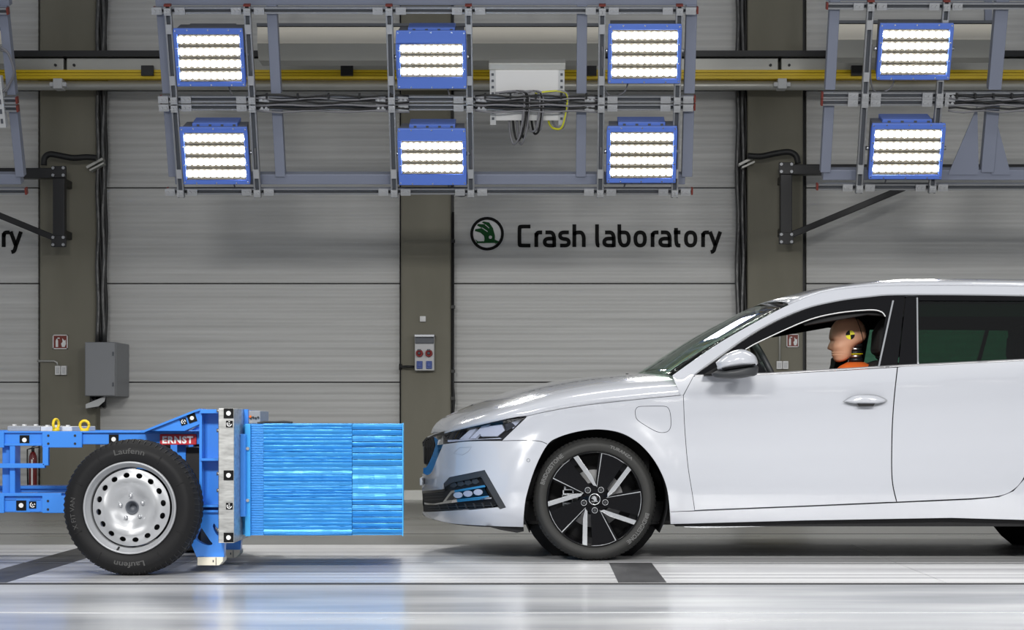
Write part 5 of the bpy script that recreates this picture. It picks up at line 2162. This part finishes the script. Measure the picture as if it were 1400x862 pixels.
cap = sp([(978.5, 496), (991, 485.5), (1008, 478.5), (1019, 478.5), (1030, 484), (1034.5, 490), (1034.5, 500), (1012, 503), (983.6, 506.5), (980, 501), (978.5, 496)], 4)[:-1]
base = sp([(972.5, 511), (984, 505.8), (1000, 503), (1034.5, 499), (1034.5, 512.5), (1024, 515.5), (1008, 518), (990, 518), (977, 516.2), (972.5, 511)], 3)[:-1]
for f in (0, 1):
    xf = (lambda p: mirr(p)) if f else (lambda p: p)
    d = [c for c in car.children if c.name.startswith('front_door')][f]
    for nm, poly, m, fr_, bk in (('mirror_cap', cap, M_white, 0.07, 0.05), ('mirror_base', base, M_dgrey, 0.06, 0.10)):
        mb = MB(CO)
        puff(mb, dense(poly, 2.5), 9.83, fr_, bk)
        mb.v = [xf(p) for p in mb.v]
        mb.build(nm, m, d)
    mb = MB(CO)
    mb.prism([(962, 512), (984, 500), (1000, 505), (1005, 512)], lambda u, v: P(u, v, 9.93), lambda u, v: P(u, v, 10.08))
    mb.v = [xf(p) for p in mb.v]
    mb.build('mirror_foot', M_black, d)
    mb = MB(CO)
    mb.prism([(986, 503.8), (1033, 497.6), (1033, 499.4), (1000, 504.5), (990, 506)], lambda u, v: P(u, v, 9.765), lambda u, v: P(u, v, 9.85))
    mb.v = [xf(p) for p in mb.v]
    mb.build('mirror_indicator', M_gblack, d)
    # handle
    hd = sp([(1152, 549.5), (1162, 543), (1178, 539.6), (1196, 540), (1208, 544), (1213.5, 548.5), (1206, 553.5), (1192, 556), (1172, 556.5), (1160, 554), (1152, 549.5)], 3)[:-1]
    rec = skin('handle_recess', hd, (), M_cab, parent=d, off=-0.0015, far=False, step=4, thick=0.004) if f == 0 else plate('handle_recess', dense(hd, 4), [], lambda u, v: mirr(near(u, v, -0.0015)), [], [], M_cab, d, 0.004, org=CO, out=(0, 1, 0))
    mb = MB(CO)
    puff(mb, dense(sp([(1154, 549), (1166, 542.2), (1180, 540.2), (1196, 541.2), (1207, 545), (1211, 548.4), (1200, 552), (1168, 552), (1154, 549)], 3)[:-1], 3), 10.0, 0.022, 0.02)
    mb.v = [xf(p) for p in mb.v]
    mb.build('door_handle', M_white, d)
    mb = MB(CO)
    mb.prism([(1172, 552.2), (1196, 552.4), (1194, 555.8), (1174, 556)], lambda u, v: P(u, v, 9.995), lambda u, v: P(u, v, 10.02))
    mb.v = [xf(p) for p in mb.v]
    mb.build('handle_slot', M_black, d)


# ---- alloy wheels
ZP = 1 / (4.537 * 267.0)           # zoom pixels -> metres


def alloy(parent, c, s, write=True):
    R, rr = 0.317, 0.2435
    w = bpy.data.objects.new('wheel', None)
    COL.objects.link(w)
    w.parent = parent
    w.location = Vector(c) - CO
    o = Vector((0, 0, 0))
    mb = MB()
    tyre_mesh(mb, o, R, rr, 0.225, s, 84)
    mb.build('tyre', M_rubberc, w)
    tread_sipes(w, R, s, 80)
    mb = MB()
    mb.lathe([(h, q * s) for h, q in ((0.246, 0.014), (0.246, 0.004), (0.242, 0.002), (0.238, 0.008), (0.234, 0.03), (0.228, 0.07), (0.222, 0.19), (0.245, 0.21))], o, seg=80)
    mb.build('rim', M_gblack, w)
    mb = MB()
    mb.lathe([(h, q * s) for h, q in ((0.0, 0.0), (0.150, 0.0), (0.150, 0.012), (0.0, 0.012))], Vector((0, 0.10 * s, 0)), seg=48)
    mb.build('brake_disc', M_brake, w)
    mb = MB()
    mb.lathe([(h, q * s) for h, q in ((0.0, 0.0), (0.075, 0.0), (0.085, 0.02))], Vector((0, 0.075 * s, 0)), seg=32)
    mb.lathe([(h, q * s) for h, q in ((0.0, 0.0), (0.225, 0.0))], Vector((0, 0.16 * s, 0)), seg=32)
    mb.build('wheel_well', M_black, w)
    mb = MB()
    for k in range(7):
        a = math.radians(150 + k * 10)
        mb.box((0.14 * math.cos(a), 0.085 * s, 0.14 * math.sin(a)), (0.05, 0.05, 0.04))
    mb.build('brake_caliper', M_galvd, w)
    # hub plate
    mb = MB()
    mb.lathe([(h, q * s) for h, q in ((0.0, 0.012), (0.034, 0.012), (0.038, 0.018), (0.075, 0.026), (0.085, 0.045), (0.06, 0.07))], o, seg=40)
    mb.build('hub_plate', M_gblack, w)
    mb = MB()
    mb.lathe([(h, q * s) for h, q in ((0.0, 0.004), (0.027, 0.005), (0.030, 0.010), (0.030, 0.02))], o, seg=32)
    cp = mb.build('centre_cap', M_gblack, w)
    mb = MB()
    mb.lathe([(h, q * s) for h, q in ((0.0265, 0.006), (0.0265, 0.003), (0.030, 0.004), (0.0305, 0.01))], o, seg=32)
    q = 0.024 / 66
    W1 = [(29, 33), (31, 8), (23, -22), (8, -44), (-14, -48), (-20, -44), (-8, -37), (-36, -38), (-39, -32), (-20, -22), (-46, -18), (-48, -11), (-26, -4), (-12, 8), (-10, 20), (-12, 33)]
    arrow = [(-47, 22), (-36, 30), (32, 30), (28, 22), (48, 31), (30, 42), (34, 36), (-36, 37), (-47, 44), (-40, 33)]
    for poly in (W1, arrow):
        mb.prism([(u * q, -v * q) for u, v in poly], lambda u, v: Vector((u, 0.0025 * s, v)), lambda u, v: Vector((u, 0.006 * s, v)))
    mb.build('cap_emblem', M_satin, cp)
    k_ = ZP
    bolt0 = None
    # spokes: local frame with u pointing outwards along the spoke, v to its right when it hangs down
    rimr = 296
    def ang(r, v):
        return math.sqrt(max(0, r * r - v * v))
    bar = [(56, -58), (75, -44), (ang(rimr, -46), -46), (ang(rimr, -76), -76), (120, -73)]
    arc = [(ang(rimr, v), v) for v in (-46, -10, 30, 70, 105, 137)]
    arci = [(ang(rimr - 8, v), v) for v in (131, 100, 66, 28, -10, -46)]
    edge = [(70, 33), (263, 137), (ang(rimr, 137), 137), (252, 128), (76, 30)]
    outl = path(arc, arci)
    edge2 = [(66, 30), (72, 36), (262, 138), (256, 128)]
    blade = [(72, -26), (70, 31), (258, 130), (ang(rimr - 8, 105), 105), (ang(rimr - 8, 66), 66), (ang(rimr - 8, 28), 28), (ang(rimr - 8, -14), -14)]
    back = [(60, -72), (60, 34), (262, 136), (ang(rimr, 100), 100), (rimr, 0), (ang(rimr, -76), -76), (270, -74), (255, -16), (215, -20), (215, -46), (140, -46), (95, -60)]
    for k in range(5):
        a = -PI / 2 + 2 * PI * k / 5
        du, dv = Vector((math.cos(a), 0, math.sin(a))), Vector((-math.sin(a), 0, math.cos(a)))

        def f(y0, y1):
            return lambda u, v: du * (u * k_) + dv * (v * k_) + Vector((0, s * (y0 + (y1 - y0) * (1 - u / 296.0)), 0))
        mb = MB()
        mb.prism(bar, f(0.004, 0.014), f(0.05, 0.05))
        sp_ = mb.build('spoke', M_satin, w, bevel=0.0015)
        mb = MB()
        mb.prism(outl, f(0.005, 0.016), f(0.03, 0.03))
        mb.prism(edge2, f(0.005, 0.016), f(0.03, 0.03))
        mb.build('spoke_edge', M_satin, sp_)
        mb = MB()
        mb.prism(blade, f(0.008, 0.020), f(0.04, 0.05))
        mb.build('blade', M_gblack, sp_)
        mb = MB()
        mb.prism([(230, -70), (262, 120), (285, 60), (289, -14), (285, -70)], f(0.03, 0.03), f(0.05, 0.05))
        mb.prism([(60, 30), (262, 136), (250, 146), (110, 68)], f(0.03, 0.03), f(0.05, 0.05))
        mb.build('spoke_web', M_gblack, sp_)
        a2 = a + 0.02
        p = Vector((math.cos(a2) * 70 * k_, 0, math.sin(a2) * 70 * k_))
        if bolt0 is None:
            mb = MB()
            mb.lathe([(h, q_ * s) for h, q_ in ((0.0, 0.012), (0.007, 0.012), (0.0095, 0.016), (0.0095, 0.024))], o, seg=6, smooth=False)
            b = bolt0 = mb.build('wheel_bolt', M_dgrey, w)
            mb = MB()
            mb.lathe([(h, q_ * s) for h, q_ in ((0.0125, 0.022), (0.0125, 0.016), (0.0155, 0.016), (0.0165, 0.024))], o, seg=20)
            ring0 = mb.build('bolt_seat', M_galvd, w)
            r_ = ring0
        else:
            b = bolt0.copy()
            COL.objects.link(b)
            r_ = ring0.copy()
            COL.objects.link(r_)
        b.location = p
        r_.location = p
    if write:
        mb = MB()
        arc_text(mb, 'BRIDGESTONE', o, 0.270, -0.96, 0.030, 0.0068, sx=0.92, off=0.0006)
        mb.build('tyre_lettering', M_letterc, w)
        mb = MB()
        arc_text(mb, 'BRIDGESTONE', o, 0.270, 2.16, 0.030, 0.0068, sx=0.92, off=0.0006)
        mb.build('tyre_lettering', M_letterc, w)
        mb = MB()
        arc_text(mb, 'TURANZA', o, 0.274, 0.52, 0.022, 0.0068, sx=1.25, off=0.0004)
        mb.build('tyre_lettering', M_letterc, w)
    return w


wc = P(WHX, WHY, Y0 + 0.025)
zc = 0.317
for px in (WHX, ARX):
    x = P(px, 0, Y0 + 0.025).x
    alloy(car, (x, Y0 + 0.025, zc), 1)
    alloy(car, (x, 2 * YCAR - Y0 - 0.025, zc), -1, False)

# ---- interior: seats, steering wheel
def seat(yc, px, nm, wdt=0.5):
    r = bpy.data.objects.new(nm, None)
    COL.objects.link(r)
    r.parent = car
    x = P(px, 0, Y0 + 0.5).x
    r.location = Vector((x, yc, 0.28)) - CO
    mb = MB()
    mb.box2((-0.46, -wdt / 2, 0.0), (0.02, wdt / 2, 0.20))
    mb.build('cushion', M_interior, r, bevel=0.04)
    mb = MB()
    mb.prism([(0.0, 0.14), (0.14, 0.10), (0.36, 0.72), (0.30, 0.78), (0.20, 0.74)], lambda u, v: Vector((u, -wdt / 2, v)), lambda u, v: Vector((u, wdt / 2, v)))
    mb.build('backrest', M_interior, r, bevel=0.03)
    for hy in ((0,) if wdt < 0.6 else (-0.42, 0.42)):
        mb = MB()
        mb.prism([(0.24, 0.80), (0.33, 0.78), (0.40, 0.90), (0.38, 0.98), (0.30, 1.0), (0.25, 0.92)], lambda u, v: Vector((u, hy - 0.13, v)), lambda u, v: Vector((u, hy + 0.13, v)))
        mb.build('headrest', M_interior, r, bevel=0.025)
        mb = MB()
        for q in (-0.06, 0.06):
            mb.cyl((0.285, hy + q, 0.70), (0.30, hy + q, 0.86), 0.007, 8)
        mb.build('headrest_post', M_satin, r)
    return r


YD = Y0 + 0.50
seat(YD, 1133, 'front_seat')
seat(2 * YCAR - YD, 1175, 'front_seat')
seat(YCAR, 1370, 'rear_seat', 1.3)
mb = MB(CO)
c = P(1047, 507, YD)
ax = Vector((math.cos(0.45), 0, math.sin(0.45)))      # wheel axis towards the driver
u = Vector((0, 1, 0))
v = ax.cross(u)
mb.tube([c + (u * math.cos(2 * PI * k / 32) + v * math.sin(2 * PI * k / 32)) * 0.18 for k in range(33)], 0.016, 8, False)
for k in (0, 1, 2):
    a = k * 2 * PI / 3 + PI / 2
    mb.beam(c, c + (u * math.cos(a) + v * math.sin(a)) * 0.18, 0.03, 0.02)
mb.cyl(c - ax * 0.25, c, 0.03, 10)
mb.cyl(c - ax * 0.03, c + ax * 0.02, 0.06, 16)
mb.build('steering_wheel', M_dgrey, car)
# inner mirror
mb = MB(CO)
c = P(1083, 436, YCAR)
mb.box(c, (0.03, 0.22, 0.06))
mb.build('inner_mirror', M_black, car, bevel=0.01)
# belt strap beside the dummy
mb = MB(CO)
mb.prism([(1136, 491), (1138.5, 489), (1143, 493), (1139, 507), (1134.5, 507)], lambda u, v: P(u, v, YCAR + 0.35), lambda u, v: P(u, v, YCAR + 0.38))
mb.build('seat_belt', M_dgrey, car)

# ================================================================ THE DUMMY
HD = YD                                    # middle plane of the head
DS = FPX / HD
DO = P(1190, 0, HD)
DO.z = 0.48
dummy = empty('crash_test_dummy', DO, 'tan crash test dummy with yellow black target sitting at the steering wheel', 'dummy')
ZK = 4.375


def hp(zx, zy, y=0.0):
    """zoomed crop pixels -> world, y metres off the head's middle plane"""
    return P(980 + zx / ZK, 380 + zy / ZK, HD) + Vector((0, y, 0))


LV = [(238, 775, 800, 8), (241, 752, 828, 24), (250, 727, 850, 44), (266, 706, 868, 60), (288, 689, 882, 72), (312, 679, 890, 80), (338, 673.5, 893, 84), (358, 671.5, 891, 84), (368, 673, 886, 83), (378, 680, 878, 82),
      (390, 681, 862, 80), (402, 681, 842, 78), (414, 681.5, 822, 76), (426, 683, 812, 74), (436, 686, 808, 72), (444, 688.5, 806, 71), (451, 685, 805, 70), (457, 690, 804, 69), (463, 686.5, 802, 67), (470, 691, 799, 65), (478, 696, 794, 62), (487, 699, 783, 58), (495, 704, 768, 52), (501, 712, 752, 40), (504, 722, 740, 24)]
NOSE_T = [(374, 0), (384, 5), (398, 12), (412, 18), (423, 22), (429, 20), (434, 5), (438, 0)]


def head_ring(zy, xf, xb, hw, M=40):
    out = []
    cx = xf + (xb - xf) * 0.55
    for k in range(M):
        a = 2 * PI * k / M
        co, si = math.cos(a), math.sin(a)
        n = 2.35
        ex = math.copysign(abs(co) ** (2 / n), co)
        ey = math.copysign(abs(si) ** (2 / n), si)
        zx = cx + ((cx - xf) * -ex if ex > 0 else (xb - cx) * -ex)
        y = hw * ey
        if co > 0:
            zx -= lerp(NOSE_T, zy) * math.exp(-(y / 9.5) ** 2)                                   # nose
            zx += 9 * math.exp(-((abs(y) - 32) / 13) ** 2) * math.exp(-((zy - 379) / 9) ** 2)       # eye hollows
            if 420 < zy < 500:
                zx += 0.0022 * y * y * math.exp(-((zy - 455) / 26) ** 2) * 1.2
        out.append(hp(zx, zy, y / (DS * ZK)))
    return out


rows = []
fine = []
for i in range(len(LV) - 1):
    for t in (0, 0.5):
        fine.append(tuple(a + (b - a) * t for a, b in zip(LV[i], LV[i + 1])))
fine.append(LV[-1])
for lv in fine:
    r = head_ring(*lv)
    rows.append(r + [r[0]])
# split into face and skull cap along the seam
seam = lambda zy: 826 + (zy - 240) * (868 - 826) / 145.0
face, skull = MB(DO), MB(DO)
for mbx, keep in ((face, 1), (skull, 0)):
    n = len(rows[0])
    vs = [v for r in rows for v in r]
    fs = []
    for i in range(len(rows) - 1):
        for j in range(n - 1):
            cx = sum(rows[a][b].x for a in (i, i + 1) for b in (j, j + 1)) / 4
            zx = ((cx / HD * FPX + VX) - 980) * ZK
            zy = fine[i][0]
            if ((zx < seam(zy)) if zy < 386 else True) == bool(keep):
                fs.append((i * n + j, i * n + j + 1, (i + 1) * n + j + 1, (i + 1) * n + j))
    mbx.add(vs, fs, True)
    for r, flip in ((rows[0], 1), (rows[-1], 0)):
        if keep:
            mbx.add(r[:-1], [tuple(range(n - 1))], True)
for mbx, nm in ((face, 'head'), (skull, 'skull_cap')):
    o = mbx.build(nm, M_skin, dummy)
    bm = bmesh.new()
    bm.from_mesh(o.data)
    bmesh.ops.delete(bm, geom=[v for v in bm.verts if not v.link_faces], context='VERTS')
    bm.to_mesh(o.data)
    bm.free()
    if nm == 'skull_cap':
        o['label'] = 'separate tan back of the skull'
# dark seam between them
mb = MB(DO)
for sgn in (-1, 1):
    pts = []
    for lv in fine:
        zy = lv[0]
        if 240 < zy < 388:
            zx = seam(zy)
            xf, xb, hw = lv[1:]
            cx = xf + (xb - xf) * 0.55
            if zx >= xb - 1:
                continue
            ex = (zx - cx) / (xb - cx)
            ey = (1 - abs(ex) ** 2.35) ** (1 / 2.35)
            pts.append(hp(zx, zy, sgn * hw * ey / (DS * ZK)))
    mb.tube(pts, 0.0022, 6)
mb.build('skull_seam', M_black, dummy)
# dark scalp edge behind the brow is paint wear: left out; target on the temple
mb = MB(DO)
mb2 = MB(DO)
tc = hp(785, 346)
rt = 27 / (DS * ZK)
def side_y(px_world, z):
    zx = ((px_world / HD * FPX + VX) - 980) * ZK
    zy = ((CAMH - z) / HD * FPX + VY - 380) * ZK
    for a, b in zip(LV, LV[1:]):
        if a[0] <= zy <= b[0]:
            t = (zy - a[0]) / (b[0] - a[0])
            xf, xb, hw = (a[i] + (b[i] - a[i]) * t for i in (1, 2, 3))
            cx = xf + (xb - xf) * 0.55
            ex = (zx - cx) / ((xb - cx) if zx > cx else (cx - xf))
            return -hw * max(0, 1 - abs(ex) ** 2.35) ** (1 / 2.35) / (DS * ZK)
    return 0
for q in range(4):
    m_ = mb if q % 2 else mb2
    a0 = q * PI / 2 + 0.12
    pts = []
    for r in (0, 0.33, 0.66, 1.0):
        row = []
        for k in range(7):
            a = a0 + PI / 2 * k / 6
            x, z = tc.x + rt * r * math.cos(a), tc.z + rt * r * math.sin(a)
            row.append(Vector((x, HD + side_y(x, z) - 0.0022, z)))
        pts.append(row)
    m_.grid(pts)
tm = mb2.build('target_marker', mat('target_yellow_paint', (0.85, 0.75, 0.0), 0.5), dummy)
mb.build('target_quadrant', M_mblack, tm)
# neck: stacked discs
base_, topn = hp(832, 545), hp(828, 395)
ax = (topn - base_).normalized()
L = (topn - base_).length
for k in range(7):
    c = base_ + ax * L * (k / 7.0)
    m_ = M_satin if k % 2 else M_blackst
    mb = MB(DO)
    mb.cyl(c, c + ax * L / 7.6, 0.034 if k % 2 else 0.038, 20)
    mb.build('neck_disc', m_, dummy)
mb = MB(DO)
mb.cyl(base_ + ax * L * 0.57, base_ + ax * L * 0.60, 0.040, 20)
mb.build('neck_ring', mat('target_yellow_paint', (0.85, 0.75, 0.0), 0.5), dummy)
mb = MB(DO)
mb.lathe([(0.036, 0.030), (0.048, 0.030), (0.085, 0.010), (0.13, -0.03)], hp(830, 540), 'z', 28)
mb.build('vest_collar', M_orange, dummy)
# body: one continuous skinned figure in an orange suit
hip = Vector((P(1176, 0, HD).x, HD, 0.60))
chest = Vector((hp(838, 0).x + 0.01, HD, 0.80))
shl = hp(832, 538)
J = {'pelvis': (hip, 0.12), 'belly': (hip.lerp(chest, 0.5), 0.115), 'chest': (Vector((chest.x, HD, shl.z - 0.14)), 0.13), 'neck': (Vector((shl.x, HD, shl.z - 0.005)), 0.065)}
EDG = [('pelvis', 'belly'), ('belly', 'chest'), ('chest', 'neck')]
sw = P(1047, 507, YD)
for sd, nm in ((-1, 'near'), (1, 'far')):
    J[nm + '_shoulder'] = (Vector((shl.x + 0.01, HD + sd * 0.165, shl.z - 0.07)), 0.062)
    J[nm + '_elbow'] = (Vector((shl.x - 0.22, HD + sd * 0.215, shl.z - 0.25)), 0.042)
    J[nm + '_wrist'] = (Vector((sw.x + 0.13, HD + sd * 0.165, sw.z - 0.17)), 0.028)
    J[nm + '_hand'] = (Vector((sw.x + 0.07, HD + sd * 0.150, sw.z - 0.15)), 0.030)
    J[nm + '_hip'] = (Vector((hip.x - 0.06, HD + sd * 0.10, 0.575)), 0.085)
    J[nm + '_knee'] = (Vector((hip.x - 0.46, HD + sd * 0.12, 0.66)), 0.06)
    J[nm + '_ankle'] = (Vector((hip.x - 0.76, HD + sd * 0.12, 0.38)), 0.042)
    J[nm + '_toe'] = (Vector((hip.x - 0.93, HD + sd * 0.13, 0.36)), 0.035)
    EDG += [('chest', nm + '_shoulder'), (nm + '_shoulder', nm + '_elbow'), (nm + '_elbow', nm + '_wrist'), (nm + '_wrist', nm + '_hand'), ('pelvis', nm + '_hip'), (nm + '_hip', nm + '_knee'), (nm + '_knee', nm + '_ankle'), (nm + '_ankle', nm + '_toe')]
    hand = J[nm + '_hand'][0]
    for k in range(5):
        f0 = hand + Vector((0.0, 0, 0.012 - 0.012 * k)) if k else hand + Vector((0.03, -sd * 0.01, 0.015))
        a1 = f0 + Vector((-0.035, -sd * 0.006, 0.004)) if k else f0 + Vector((-0.02, -sd * 0.02, 0.025))
        a2 = a1 + Vector((-0.012, -sd * 0.03, 0.0)) if k else a1 + Vector((-0.025, -sd * 0.008, 0.012))
        for q, p in enumerate((f0, a1, a2)):
            J['%s_finger%d%d' % (nm, k, q)] = (p, 0.009 - 0.001 * q)
        EDG += [(nm + '_hand', '%s_finger%d0' % (nm, k)), ('%s_finger%d0' % (nm, k), '%s_finger%d1' % (nm, k)), ('%s_finger%d1' % (nm, k), '%s_finger%d2' % (nm, k))]
keys = list(J)
me = bpy.data.meshes.new('body')
me.from_pydata([J[k][0] - DO for k in keys], [(keys.index(a), keys.index(b)) for a, b in EDG], [])
me.materials.append(M_orange)
bo = bpy.data.objects.new('body', me)
COL.objects.link(bo)
bo.parent = dummy
sk = bo.modifiers.new('skin', 'SKIN')
for i, k in enumerate(keys):
    r = J[k][1]
    me.skin_vertices[0].data[i].radius = (r, r)
    me.skin_vertices[0].data[i].use_root = (k == 'pelvis')
sb = bo.modifiers.new('smooth', 'SUBSURF')
sb.levels = sb.render_levels = 2
